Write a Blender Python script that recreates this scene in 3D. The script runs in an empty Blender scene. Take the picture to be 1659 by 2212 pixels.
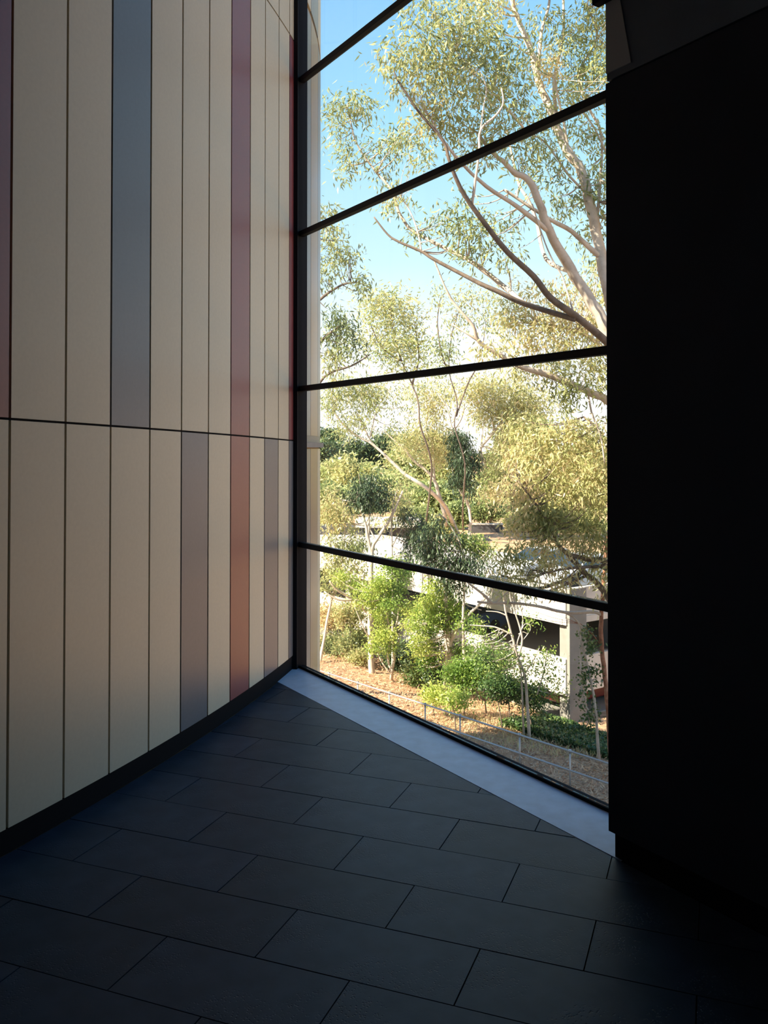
import bpy, bmesh, math, random
import numpy as np
from mathutils import Vector

random.seed(7)
RNG = np.random.default_rng(11)
SC = bpy.context.scene
COL = SC.collection

# ------------------------------------------------------------------ camera
F_PX, CX, HOR, EYE = 1850.0, 829.5, 968.0, 1.6
PITCH = math.radians(0.9)
PY0 = HOR - F_PX * math.tan(PITCH)          # principal row
cam = bpy.data.cameras.new('camera')
cam.sensor_fit = 'VERTICAL'
cam.sensor_height = 36.0
cam.lens = 36.0 * F_PX / 2212.0
cam.shift_y = -(1106.0 - PY0) / 2212.0
cam.clip_start, cam.clip_end = 0.05, 2000
camo = bpy.data.objects.new('camera', cam)
COL.objects.link(camo)
camo.location = (0, 0, EYE)
camo.rotation_euler = (math.radians(90) + PITCH, 0, 0)
SC.camera = camo

# ------------------------------------------------------------------ world, sun, exposure
SUN_EL = math.radians(37)
TO_SUN = Vector((-0.90, -0.44, 0)).normalized() * math.cos(SUN_EL) + Vector((0, 0, math.sin(SUN_EL)))
world = bpy.data.worlds.new('sky')
SC.world = world
world.use_nodes = True
wn = world.node_tree
wn.nodes.clear()
# clear hazy-day sky: pale at the horizon, deepening evenly with elevation, the same all round
geo = wn.nodes.new('ShaderNodeTexCoord')
sep = wn.nodes.new('ShaderNodeSeparateXYZ')
ramp = wn.nodes.new('ShaderNodeValToRGB')
ramp.color_ramp.interpolation = 'LINEAR'
SKY = [(0.0, (1.25, 1.22, 1.18)), (0.06, (1.15, 1.17, 1.18)), (0.13, (0.92, 1.04, 1.12)), (0.21, (0.62, 0.87, 1.05)),
       (0.35, (0.38, 0.72, 1.02)), (0.48, (0.26, 0.56, 0.92)), (0.75, (0.13, 0.33, 0.70)), (1.0, (0.09, 0.24, 0.58))]
el = ramp.color_ramp.elements
el[0].position, el[0].color = SKY[0][0], (*SKY[0][1], 1)
el[1].position, el[1].color = SKY[-1][0], (*SKY[-1][1], 1)
for p_, c_ in SKY[1:-1]:
    e_ = el.new(p_)
    e_.color = (*c_, 1)
bg = wn.nodes.new('ShaderNodeBackground')
bg.inputs['Strength'].default_value = 0.97
wo = wn.nodes.new('ShaderNodeOutputWorld')
wn.links.new(geo.outputs['Generated'], sep.inputs[0])
wn.links.new(sep.outputs['Z'], ramp.inputs['Fac'])
wn.links.new(ramp.outputs['Color'], bg.inputs[0])
wn.links.new(bg.outputs[0], wo.inputs[0])

sl = bpy.data.lights.new('sun', 'SUN')
sl.energy = 13.5
sl.color = (1.0, 0.87, 0.68)
sl.angle = math.radians(0.6)
so = bpy.data.objects.new('sun', sl)
COL.objects.link(so)
so.location = (-30, -15, 40)
so.rotation_euler = TO_SUN.to_track_quat('Z', 'Y').to_euler()

SC.view_settings.view_transform = 'Standard'
SC.view_settings.look = 'None'
SC.view_settings.gamma = 1.0
SC.view_settings.use_curve_mapping = False
SC.view_settings.exposure = 0.42
SC.cycles.max_bounces = 10
SC.cycles.diffuse_bounces = 6
SC.cycles.transparent_max_bounces = 24

# ------------------------------------------------------------------ pixel helpers (1659 x 2212 frame)
def ray(px, py):
    u = (px - CX) / F_PX
    v = (PY0 - py) / F_PX
    return (u, math.cos(PITCH) - v * math.sin(PITCH), math.sin(PITCH) + v * math.cos(PITCH))

def P(px, py, d):
    r = ray(px, py)
    t = d / r[1]
    return Vector((r[0] * t, d, EYE + r[2] * t))

def on_z(px, py, z):
    r = ray(px, py)
    t = (z - EYE) / r[2]
    return Vector((r[0] * t, r[1] * t, z))

# ------------------------------------------------------------------ materials
MATS = {}
def new_mat(name):
    m = bpy.data.materials.new(name)
    m.use_nodes = True
    MATS[name] = m
    nt = m.node_tree
    return m, nt, nt.nodes['Principled BSDF']

def plain(name, col, rough=0.6, spec=0.5, metal=0.0, noise=None, bump=None, scale=30.0, detail=5.0):
    m, nt, b = new_mat(name)
    b.inputs['Roughness'].default_value = rough
    b.inputs['Specular IOR Level'].default_value = spec
    b.inputs['Metallic'].default_value = metal
    b.inputs['Base Color'].default_value = (*col, 1)
    if noise or bump:
        tc = nt.nodes.new('ShaderNodeTexCoord')
        nz = nt.nodes.new('ShaderNodeTexNoise')
        nz.inputs['Scale'].default_value = scale
        nz.inputs['Detail'].default_value = detail
        nt.links.new(tc.outputs['Object'], nz.inputs['Vector'])
        if noise:
            rp = nt.nodes.new('ShaderNodeValToRGB')
            rp.color_ramp.elements[0].position = 0.3
            rp.color_ramp.elements[1].position = 0.7
            rp.color_ramp.elements[0].color = (*[c * (1 - noise) for c in col], 1)
            rp.color_ramp.elements[1].color = (*[min(1, c * (1 + noise)) for c in col], 1)
            nt.links.new(nz.outputs['Fac'], rp.inputs['Fac'])
            nt.links.new(rp.outputs['Color'], b.inputs['Base Color'])
        if bump:
            bp = nt.nodes.new('ShaderNodeBump')
            bp.inputs['Strength'].default_value = bump
            bp.inputs['Distance'].default_value = 0.01
            nt.links.new(nz.outputs['Fac'], bp.inputs['Height'])
            nt.links.new(bp.outputs['Normal'], b.inputs['Normal'])
    return m

def ramp_mat(name, stops, scale, rough=0.9, detail=8.0, bump=0.0, dist=0.05, spec=0.3, extra=None):
    m, nt, b = new_mat(name)
    b.inputs['Roughness'].default_value = rough
    b.inputs['Specular IOR Level'].default_value = spec
    tc = nt.nodes.new('ShaderNodeTexCoord')
    nz = nt.nodes.new('ShaderNodeTexNoise')
    nz.inputs['Scale'].default_value = scale
    nz.inputs['Detail'].default_value = detail
    nz.inputs['Roughness'].default_value = 0.7
    nt.links.new(tc.outputs['Object'], nz.inputs['Vector'])
    rp = nt.nodes.new('ShaderNodeValToRGB')
    el = rp.color_ramp.elements
    el[0].position, el[0].color = stops[0][0], (*stops[0][1], 1)
    el[1].position, el[1].color = stops[-1][0], (*stops[-1][1], 1)
    for p, c in stops[1:-1]:
        e = el.new(p)
        e.color = (*c, 1)
    nt.links.new(nz.outputs['Fac'], rp.inputs['Fac'])
    nt.links.new(rp.outputs['Color'], b.inputs['Base Color'])
    if bump:
        bp = nt.nodes.new('ShaderNodeBump')
        bp.inputs['Strength'].default_value = bump
        bp.inputs['Distance'].default_value = dist
        nt.links.new(nz.outputs['Fac'], bp.inputs['Height'])
        nt.links.new(bp.outputs['Normal'], b.inputs['Normal'])
    return m

plain('cream_panel', (0.52, 0.48, 0.375), 0.42, 0.35, noise=0.03, bump=0.02, scale=60)
plain('grey_panel', (0.125, 0.135, 0.155), 0.36, 0.5, noise=0.04, bump=0.02, scale=60)
plain('red_panel', (0.19, 0.05, 0.055), 0.36, 0.5, noise=0.04, bump=0.02, scale=60)
plain('pale_grey_panel', (0.15, 0.16, 0.19), 0.3, 1.0, noise=0.05, scale=40)
plain('tan_panel', (0.28, 0.20, 0.15), 0.30, 1.0, noise=0.05, scale=40)
plain('olive_backing', (0.30, 0.20, 0.075), 0.7, 0.3)
plain('black_paint', (0.006, 0.006, 0.008), 0.85, 0.1)
plain('dark_frame', (0.006, 0.007, 0.011), 0.6, 0.2)
plain('dark_wall', (0.020, 0.024, 0.036), 0.75, 0.2, noise=0.15, scale=3)
plain('upper_wall', (0.095, 0.115, 0.15), 0.75, 0.2, noise=0.12, scale=3)
plain('pale_quad_grey', (0.34, 0.34, 0.36), 0.75, 0.2)
plain('ceiling_paint', (0.03, 0.03, 0.033), 0.9, 0.1)
plain('sill_stone', (0.47, 0.55, 0.69), 0.38, 0.5, noise=0.10, bump=0.05, scale=14)
plain('metal_rail', (0.42, 0.43, 0.44), 0.45, 0.5, metal=0.6)
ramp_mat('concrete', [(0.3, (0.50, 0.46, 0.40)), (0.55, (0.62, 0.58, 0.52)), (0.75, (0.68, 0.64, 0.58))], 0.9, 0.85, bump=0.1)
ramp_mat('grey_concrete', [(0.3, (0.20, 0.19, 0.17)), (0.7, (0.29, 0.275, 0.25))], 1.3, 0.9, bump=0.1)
ramp_mat('deck_asphalt', [(0.3, (0.40, 0.37, 0.34)), (0.7, (0.56, 0.52, 0.47))], 0.35, 0.95)
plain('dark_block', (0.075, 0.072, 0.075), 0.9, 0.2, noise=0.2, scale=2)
ramp_mat('mulch', [(0.28, (0.20, 0.11, 0.065)), (0.45, (0.44, 0.26, 0.15)), (0.6, (0.58, 0.37, 0.22)), (0.8, (0.66, 0.47, 0.30))], 3.0, 0.95, bump=0.6, dist=0.08)
ramp_mat('bark', [(0.25, (0.25, 0.20, 0.165)), (0.45, (0.50, 0.42, 0.35)), (0.7, (0.68, 0.60, 0.52))], 2.2, 0.8, bump=0.2)
ramp_mat('dark_bark', [(0.3, (0.08, 0.06, 0.05)), (0.7, (0.22, 0.17, 0.135))], 4.0, 0.9, bump=0.3)
ramp_mat('red_bark', [(0.3, (0.16, 0.07, 0.045)), (0.5, (0.34, 0.15, 0.09)), (0.75, (0.52, 0.34, 0.24))], 5.0, 0.85, bump=0.3)
plain('tyre', (0.02, 0.02, 0.02), 0.8, 0.3)
plain('car_glass', (0.02, 0.03, 0.04), 0.06, 0.8)
plain('car_blue', (0.06, 0.12, 0.26), 0.25, 0.6)
plain('car_white', (0.72, 0.73, 0.74), 0.25, 0.6)
plain('car_red', (0.09, 0.01, 0.01), 0.28, 0.6)
plain('car_silver', (0.40, 0.42, 0.45), 0.28, 0.6)
plain('lamp_red', (0.4, 0.02, 0.02), 0.3, 0.5)

def basalt():
    m, nt, b = new_mat('basalt')
    b.inputs['Roughness'].default_value = 0.46
    b.inputs['Specular IOR Level'].default_value = 0.3
    b.inputs['Specular Tint'].default_value = (0.62, 0.80, 1.0, 1)
    tc = nt.nodes.new('ShaderNodeTexCoord')
    oi = nt.nodes.new('ShaderNodeObjectInfo')
    nz = nt.nodes.new('ShaderNodeTexNoise')
    nz.inputs['Scale'].default_value = 9
    nz.inputs['Detail'].default_value = 8
    nt.links.new(tc.outputs['Object'], nz.inputs['Vector'])
    rp = nt.nodes.new('ShaderNodeValToRGB')
    rp.color_ramp.elements[0].position = 0.3
    rp.color_ramp.elements[1].position = 0.75
    rp.color_ramp.elements[0].color = (0.013, 0.021, 0.038, 1)
    rp.color_ramp.elements[1].color = (0.029, 0.043, 0.070, 1)
    nt.links.new(nz.outputs['Fac'], rp.inputs['Fac'])
    mul = nt.nodes.new('ShaderNodeMixRGB')
    mul.blend_type = 'MULTIPLY'
    mul.inputs['Fac'].default_value = 1.0
    mr = nt.nodes.new('ShaderNodeMapRange')
    mr.inputs['To Min'].default_value = 0.75
    mr.inputs['To Max'].default_value = 1.2
    nt.links.new(oi.outputs['Random'], mr.inputs['Value'])
    nt.links.new(rp.outputs['Color'], mul.inputs['Color1'])
    nt.links.new(mr.outputs['Result'], mul.inputs['Color2'])
    nt.links.new(mul.outputs['Color'], b.inputs['Base Color'])
    # pitted bluestone: small holes in drifts
    vo = nt.nodes.new('ShaderNodeTexVoronoi')
    vo.inputs['Scale'].default_value = 95
    nt.links.new(tc.outputs['Object'], vo.inputs['Vector'])
    pit = nt.nodes.new('ShaderNodeMapRange')
    pit.inputs['From Min'].default_value = 0.10
    pit.inputs['From Max'].default_value = 0.32
    nt.links.new(vo.outputs['Distance'], pit.inputs['Value'])
    big = nt.nodes.new('ShaderNodeTexNoise')
    big.inputs['Scale'].default_value = 3.2
    big.inputs['Detail'].default_value = 3
    nt.links.new(tc.outputs['Object'], big.inputs['Vector'])
    gate = nt.nodes.new('ShaderNodeMapRange')
    gate.inputs['From Min'].default_value = 0.52
    gate.inputs['From Max'].default_value = 0.64
    nt.links.new(big.outputs['Fac'], gate.inputs['Value'])
    mx = nt.nodes.new('ShaderNodeMix')
    mx.data_type = 'FLOAT'
    mx.inputs[2].default_value = 1.0
    nt.links.new(gate.outputs['Result'], mx.inputs[0])
    nt.links.new(pit.outputs['Result'], mx.inputs[3])
    add = nt.nodes.new('ShaderNodeMath')
    add.operation = 'MULTIPLY_ADD'
    add.inputs[1].default_value = 0.12
    nt.links.new(nz.outputs['Fac'], add.inputs[0])
    nt.links.new(mx.outputs[0], add.inputs[2])
    bp = nt.nodes.new('ShaderNodeBump')
    bp.inputs['Strength'].default_value = 0.5
    bp.inputs['Distance'].default_value = 0.003
    nt.links.new(add.outputs[0], bp.inputs['Height'])
    nt.links.new(bp.outputs['Normal'], b.inputs['Normal'])
basalt()

def glass():
    m, nt, b = new_mat('clear_glass')
    nt.nodes.remove(b)
    out = nt.nodes['Material Output']
    tr = nt.nodes.new('ShaderNodeBsdfTransparent')
    tr.inputs[0].default_value = (0.97, 0.985, 0.98, 1)
    gl = nt.nodes.new('ShaderNodeBsdfGlossy')
    gl.inputs['Roughness'].default_value = 0.0
    lw = nt.nodes.new('ShaderNodeLayerWeight')
    lw.inputs['Blend'].default_value = 0.5
    pw = nt.nodes.new('ShaderNodeMath')
    pw.operation = 'POWER'
    pw.inputs[1].default_value = 5.0
    nt.links.new(lw.outputs['Facing'], pw.inputs[0])
    fr = nt.nodes.new('ShaderNodeMath')
    fr.operation = 'MULTIPLY_ADD'
    fr.inputs[1].default_value = 0.8
    fr.inputs[2].default_value = 0.03
    nt.links.new(pw.outputs[0], fr.inputs[0])
    mx = nt.nodes.new('ShaderNodeMixShader')
    nt.links.new(fr.outputs[0], mx.inputs[0])
    nt.links.new(tr.outputs[0], mx.inputs[1])
    nt.links.new(gl.outputs[0], mx.inputs[2])
    nt.links.new(mx.outputs[0], out.inputs[0])
glass()

def leaf_mat(name, stops, trans=0.4, rough=0.42, spec=0.5):
    m, nt, b = new_mat(name)
    out = nt.nodes['Material Output']
    at = nt.nodes.new('ShaderNodeAttribute')
    at.attribute_name = 'tint'
    rp = nt.nodes.new('ShaderNodeValToRGB')
    el = rp.color_ramp.elements
    el[0].position, el[0].color = stops[0][0], (*stops[0][1], 1)
    el[1].position, el[1].color = stops[-1][0], (*stops[-1][1], 1)
    for p, c in stops[1:-1]:
        e = el.new(p)
        e.color = (*c, 1)
    nt.links.new(at.outputs['Fac'], rp.inputs['Fac'])
    nt.links.new(rp.outputs['Color'], b.inputs['Base Color'])
    b.inputs['Roughness'].default_value = rough
    b.inputs['Specular IOR Level'].default_value = spec
    tl = nt.nodes.new('ShaderNodeBsdfTranslucent')
    nt.links.new(rp.outputs['Color'], tl.inputs['Color'])
    mx = nt.nodes.new('ShaderNodeMixShader')
    mx.inputs[0].default_value = trans
    nt.links.new(b.outputs[0], mx.inputs[1])
    nt.links.new(tl.outputs[0], mx.inputs[2])
    nt.links.new(mx.outputs[0], out.inputs[0])

leaf_mat('gum_leaf', [(0.0, (0.13, 0.18, 0.08)), (0.4, (0.31, 0.36, 0.15)), (0.75, (0.50, 0.50, 0.21)), (1.0, (0.62, 0.50, 0.26))], 0.45)
leaf_mat('gold_leaf', [(0.0, (0.18, 0.22, 0.07)), (0.45, (0.45, 0.47, 0.20)), (0.8, (0.64, 0.58, 0.29)), (1.0, (0.70, 0.55, 0.34))], 0.45)
leaf_mat('dark_leaf', [(0.0, (0.05, 0.085, 0.045)), (0.6, (0.11, 0.17, 0.075)), (1.0, (0.20, 0.25, 0.09))], 0.25)
leaf_mat('wattle_leaf', [(0.0, (0.09, 0.18, 0.04)), (0.5, (0.28, 0.42, 0.085)), (1.0, (0.54, 0.60, 0.15))], 0.45)
leaf_mat('far_leaf', [(0.0, (0.15, 0.22, 0.08)), (0.5, (0.39, 0.45, 0.18)), (1.0, (0.62, 0.56, 0.27))], 0.4)
leaf_mat('ivy_leaf', [(0.0, (0.03, 0.07, 0.02)), (0.6, (0.08, 0.15, 0.04)), (1.0, (0.25, 0.28, 0.09))], 0.25)
leaf_mat('litter_leaf', [(0.0, (0.28, 0.14, 0.075)), (0.5, (0.58, 0.35, 0.20)), (1.0, (0.76, 0.56, 0.37))], 0.15, 0.8, 0.2)

# ------------------------------------------------------------------ object helpers
def set_tags(o, label=None, cat=None, group=None, kind=None):
    if label: o['label'] = label
    if cat: o['category'] = cat
    if group: o['group'] = group
    if kind: o['kind'] = kind
    return o

def link(name, me, mat, parent=None):
    if mat: me.materials.append(MATS[mat])
    o = bpy.data.objects.new(name, me)
    COL.objects.link(o)
    if parent: o.parent = parent
    return o

def empty(name, loc=(0, 0, 0)):
    o = bpy.data.objects.new(name, None)
    o.empty_display_size = 0.2
    COL.objects.link(o)
    o.location = loc
    return o

def mesh_py(name, verts, faces, mat, parent=None, smooth=False):
    me = bpy.data.meshes.new(name)
    me.from_pydata([tuple(v) for v in verts], [], faces)
    me.update()
    if smooth:
        me.polygons.foreach_set('use_smooth', [True] * len(me.polygons))
    o = link(name, me, mat, parent)
    if parent is not None and parent.type == 'EMPTY':
        o.location = -Vector(parent.location)      # geometry is given in world metres
    return o

def prism_data(poly, z0, z1):
    """vertical prism over a plan polygon; z0/z1 numbers or per-vertex lists"""
    n = len(poly)
    z0 = z0 if isinstance(z0, (list, tuple)) else [z0] * n
    z1 = z1 if isinstance(z1, (list, tuple)) else [z1] * n
    a = sum(poly[i][0] * poly[(i + 1) % n][1] - poly[(i + 1) % n][0] * poly[i][1] for i in range(n))
    if a < 0:
        poly, z0, z1 = poly[::-1], z0[::-1], z1[::-1]
    v = [(p[0], p[1], z) for p, z in zip(poly, z0)] + [(p[0], p[1], z) for p, z in zip(poly, z1)]
    f = [tuple(range(n))[::-1], tuple(range(n, 2 * n))]
    for i in range(n):
        j = (i + 1) % n
        f.append((i, j, n + j, n + i))
    return v, f

def prism(name, poly, z0, z1, mat, parent=None):
    v, f = prism_data(poly, z0, z1)
    return mesh_py(name, v, f, mat, parent)

def bevel(o, w=0.004, seg=2):
    md = o.modifiers.new('bevel', 'BEVEL')
    md.width = w
    md.segments = seg
    md.limit_method = 'ANGLE'
    return o

# window axes: TV along the glazing (towards the right wall), NV outwards
TV = Vector((0.5441, -0.8390))
NV = Vector((0.8390, 0.5441))
N_GLASS, N_SILL = 2.897, 2.593
T_COR = -2.343                               # end of the right wall
def W(t, n):
    return (TV.x * t + NV.x * n, TV.y * t + NV.y * n)
def wbox(name, t0, t1, n0, n1, z0, z1, mat, parent=None):
    return prism(name, [W(t0, n0), W(t1, n0), W(t1, n1), W(t0, n1)], z0, z1, mat, parent)

# ------------------------------------------------------------------ drum wall curve: s = 0 at (-.665, 6.192), s > 0 outwards
C0, H0 = Vector((-0.665, 6.192)), math.radians(10.5)
DS = 0.02
def build_curve():
    pos = {0: (C0.x, C0.y, H0)}
    x, y, h = C0.x, C0.y, H0
    for i in range(1, 560):                  # inwards (towards and past the camera)
        h += 0.07 * DS
        x -= math.sin(h) * DS
        y -= math.cos(h) * DS
        pos[-i] = (x, y, h)
    x, y, h = C0.x, C0.y, H0
    for i in range(1, 2300):                 # outwards round the drum
        s = i * DS
        k = 0.10 if s < 0.10 else (1 / 6.0 if s < 1.55 else 1 / 11.8)
        h -= k * DS
        x += math.sin(h) * DS
        y += math.cos(h) * DS
        pos[i] = (x, y, h)
    return pos
CURVE = build_curve()
def cpt(s, off=0.0):
    """point on the drum face; off > 0 stands proud towards the room"""
    i = int(math.floor(s / DS))
    a, b = CURVE[i], CURVE[i + 1]
    u = s / DS - i
    x, y, h = [a[k] + (b[k] - a[k]) * u for k in range(3)]
    return (x + math.cos(h) * off, y - math.sin(h) * off)
def s_of_px(px, lo=-4.5, hi=1.45):
    tgt = (px - CX) / F_PX
    best = None
    s = lo
    while s < hi:
        p = cpt(s)
        e = abs(p[0] / p[1] - tgt)
        if best is None or e < best[0]: best = (e, s)
        s += 0.005
    return best[1]

def arc_box(name, s0, s1, z0, z1, off0, off1, mat, parent=None, n=3):
    """slab that follows the drum; z may be (z at s0, z at s1)"""
    z0 = z0 if isinstance(z0, tuple) else (z0, z0)
    z1 = z1 if isinstance(z1, tuple) else (z1, z1)
    fr = [cpt(s0 + (s1 - s0) * i / n, off1) for i in range(n + 1)]
    bk = [cpt(s0 + (s1 - s0) * i / n, off0) for i in range(n + 1)]
    lz = [z0[0] + (z0[1] - z0[0]) * i / n for i in range(n + 1)]
    hz = [z1[0] + (z1[1] - z1[0]) * i / n for i in range(n + 1)]
    return prism(name, fr + bk[::-1], lz + lz[::-1], hz + hz[::-1], mat, parent)

# ================================================================== THE ROOM
CEIL = 5.75
# --- drum (left wall): olive backing that carries separate panels
S_BACK = -9.4
S_END = 40.0
ring = [cpt(S_BACK + (S_END - S_BACK) * i / 240, -0.012) for i in range(241)]
wall_left = prism('wall_left', ring, -9.0, 10.0, 'olive_backing')
set_tags(wall_left, 'curved drum wall clad in tall cream, grey and red panels with brown joints', kind='structure')

cols_px = [-98, 20, 141, 239.5, 324, 391.5, 450.5, 498, 539, 571.5, 601, 624]
cols = [s_of_px(p) for p in cols_px] + [0.11]
pre = []
s = cols[0]
while s > S_BACK + 0.35:
    pre.append(s - 0.30)
    s -= 0.30
edges = pre[::-1] + cols
J_A, J_B = 1.716, 1.655                      # joint height at px 16 and at the frame
sA = cols[1]
def joint(s): return J_B + (J_A - J_B) * max(0.0, -s) / max(0.01, -sA) if s < 0 else J_B
npre = len(pre)
up_col = {npre + 0: 'red_panel', npre + 3: 'grey_panel', npre + 7: 'red_panel', npre + 11: 'red_panel'}
lo_col = {npre + 5: 'grey_panel', npre + 7: 'red_panel', npre + 9: 'grey_panel', npre + 11: 'grey_panel'}
G = 0.0065
for i in range(len(edges) - 1):
    a, b = edges[i] + G, edges[i + 1] - G
    if i == len(edges) - 2: b = edges[i + 1]
    up = up_col.get(i, 'cream_panel')
    lo = lo_col.get(i, 'cream_panel')
    if i < npre:
        up = ['cream_panel', 'grey_panel', 'cream_panel', 'cream_panel', 'red_panel'][i % 5]
        lo = ['cream_panel', 'cream_panel', 'red_panel', 'cream_panel', 'grey_panel'][i % 5]
    ja, jb = joint(a), joint(b)
    arc_box('panel', a, b, 0.10, (ja - 0.005, jb - 0.005), -0.011, 0.0, lo, wall_left)
    arc_box('panel', a, b, (ja + 0.005, jb + 0.005), 4.575, -0.011, 0.0, up, wall_left)
    arc_box('joint_strip', edges[i], edges[i + 1], (ja - 0.0048, jb - 0.0048), (ja + 0.0048, jb + 0.0048), -0.0115, -0.006, 'black_paint', wall_left)
    arc_box('panel', a, b, 4.587, CEIL, -0.011, 0.0, 'cream_panel' if i % 4 else 'grey_panel', wall_left)
# panels of the drum outside the glass
ex_px = [653, 660, 671, 686]
ex = [s_of_px(p, 0.1, 1.5) for p in ex_px]
ex[0] = 0.20
nx = 1.70
while nx < 8.0:
    ex.append(nx)
    nx += 0.42
exc = ['cream_panel', 'pale_grey_panel', 'tan_panel', 'cream_panel', 'pale_grey_panel', 'cream_panel']
exu = ['cream_panel', 'pale_grey_panel', 'tan_panel', 'pale_grey_panel', 'tan_panel', 'cream_panel']
for i in range(len(ex) - 1):
    a, b = ex[i] + G, ex[i + 1] - G
    arc_box('panel', a, b, -4.4, 1.595, -0.011, 0.0, exc[i % 6], wall_left)
    arc_box('panel', a, b, 1.70, 5.04, -0.011, 0.0, exu[i % 6], wall_left)
    arc_box('panel', a, b, 5.09, 9.0, -0.011, 0.0, exc[(i + 2) % 6], wall_left)
arc_box('joint_strip', 0.22, 8.0, 1.645, 1.70, -0.0115, -0.004, 'grey_panel', wall_left, n=50)
arc_box('ledge', 0.22, 8.0, 1.605, 1.645, -0.022, 0.03, 'grey_concrete', wall_left, n=50)

bb = arc_box('baseboard_left', S_BACK + 0.1, 0.06, 0.0, 0.098, -0.0115, -0.004, 'black_paint', n=60)
set_tags(bb, 'black recessed skirting under the curved panel wall', kind='structure')

# --- floor: slab + separate basalt tiles
floor_poly = [cpt(S_BACK, -0.1), (-5.6, -4.3), (6.0, -4.3), W(5.2, N_SILL + 0.3), W(T_COR - 0.1, N_SILL + 0.3)]
floor_poly = [(-7.5, -4.3), (6.0, -4.3), W(5.2, 2.96), W(-5.72, 2.96)] + [cpt(s, 0.0) for s in (-0.4, -1.2, -2, -3, -4, -5, -6, -7, -8, -9)]
floor = prism('floor', floor_poly, -0.35, -0.012, 'black_paint')
set_tags(floor, 'dark basalt tile floor laid in running bond', kind='structure')

TA = math.radians(21)
TN = Vector((math.sin(TA), math.cos(TA)))
TR = Vector((math.cos(TA), -math.sin(TA)))
def clip(poly, nx_, ny_, c):
    """keep nx*x + ny*y <= c"""
    out = []
    for i in range(len(poly)):
        p, q = poly[i], poly[(i + 1) % len(poly)]
        dp, dq = nx_ * p[0] + ny_ * p[1] - c, nx_ * q[0] + ny_ * q[1] - c
        if dp <= 0: out.append(p)
        if (dp < 0 < dq) or (dq < 0 < dp):
            t = dp / (dp - dq)
            out.append((p[0] + (q[0] - p[0]) * t, p[1] + (q[1] - p[1]) * t))
    return out
def area(poly):
    return 0.5 * abs(sum(poly[i][0] * poly[(i + 1) % len(poly)][1] - poly[(i + 1) % len(poly)][0] * poly[i][1] for i in range(len(poly))))
def nearest_s(c):
    best = (1e9, 0)
    for k in range(-92, 1):
        s = k * 0.1
        q = cpt(s)
        d = (q[0] - c[0]) ** 2 + (q[1] - c[1]) ** 2
        if d < best[0]: best = (d, s)
    return best[1]
JG = 0.0022
rest_v, rest_f = [], []
for k in range(-24, 13):
    n0 = 2.690 + 0.30 * k
    off = -0.378 - (0.325 if k % 2 else 0.0)
    for m in range(-14, 14):
        u0 = off + 0.65 * m
        cs = []
        for u, n in ((u0 + JG, n0 + JG), (u0 + 0.65 - JG, n0 + JG), (u0 + 0.65 - JG, n0 + 0.30 - JG), (u0 + JG, n0 + 0.30 - JG)):
            q = TR * u + TN * n
            cs.append((q.x, q.y))
        poly = clip(cs, NV.x, NV.y, N_SILL - 0.004)
        # keep to the room side of the skirting
        for c in cs:
            if len(poly) < 3: break
            s = max(-9.2, nearest_s(c))
            q = cpt(s, 0.0)
            h = CURVE[int(round(s / DS))][2]
            wn_ = (-math.cos(h), math.sin(h))        # towards the drum
            poly = clip(poly, wn_[0], wn_[1], wn_[0] * q[0] + wn_[1] * q[1] + 0.003)
        poly = clip(poly, 0, -1, 3.9) if len(poly) > 2 else poly
        if len(poly) < 3 or area(poly) < 0.0002: continue
        my = sum(p[1] for p in poly) / len(poly)
        dz = random.uniform(-0.0008, 0.0004)
        if my > 1.1:
            cx_, cy_ = sum(p[0] for p in poly) / len(poly), my
            v, f = prism_data([(p[0] - cx_, p[1] - cy_) for p in poly], -0.012, 0.0)
            me = bpy.data.meshes.new('tile')
            me.from_pydata(v, [], f)
            t = link('tile', me, 'basalt', floor)
            t.location = (cx_, cy_, dz)
        else:
            v, f = prism_data(poly, -0.012, 0.0)
            o0 = len(rest_v)
            rest_v += v
            rest_f += [tuple(o0 + i for i in ff) for ff in f]
rt = mesh_py('tile_field', rest_v, rest_f, 'basalt', floor)
set_tags(rt, kind='stuff')

# --- window
T_L, T_R = -5.585, T_COR                     # glazing from the drum corner to the right wall
window = empty('window_1', (*W(-4.0, N_GLASS), 0))
set_tags(window, 'tall black framed glazing with thin horizontal transoms over the treetops', kind='structure')
wbox('jamb', -5.72, T_L, N_GLASS - 0.055, N_GLASS + 0.05, 0.0, CEIL, 'dark_frame', window)
wbox('jamb_bead', T_L, T_L + 0.012, N_GLASS - 0.03, N_GLASS + 0.02, 0.03, CEIL, 'dark_frame', window)
wbox('bottom_rail', T_L, T_R, N_GLASS - 0.012, N_GLASS + 0.03, 0.0, 0.017, 'black_paint', window)
wbox('head_rail', T_L, T_R, N_GLASS - 0.03, N_GLASS + 0.04, CEIL - 0.05, CEIL, 'dark_frame', window)
levels = [0.0] + [0.898 + 1.1355 * i for i in range(5)] + [CEIL]
for z in levels[1:-1]:
    bevel(wbox('transom', T_L, T_R, N_GLASS - 0.022, N_GLASS + 0.022, z - 0.019, z + 0.019, 'dark_frame', window), 0.003)
for z0, z1 in zip(levels[:-1], levels[1:]):
    wbox('pane', T_L + 0.002, T_R, N_GLASS - 0.005, N_GLASS + 0.005, z0 + (0.018 if z0 == 0 else 0.02), z1 - 0.019, 'clear_glass', window)
trim = arc_box('trim_1', 0.03, 0.17, 0.0, CEIL, -0.02, 0.03, 'dark_frame')
set_tags(trim, 'black closing strip between the curved panels and the window jamb', kind='structure')
sill = wbox('trim_2', -5.70, T_COR + 0.02, N_SILL, N_GLASS - 0.012, -0.012, 0.001, 'sill_stone')
set_tags(sill, 'pale blue-grey stone sill strip along the foot of the glazing', kind='structure')

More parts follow.
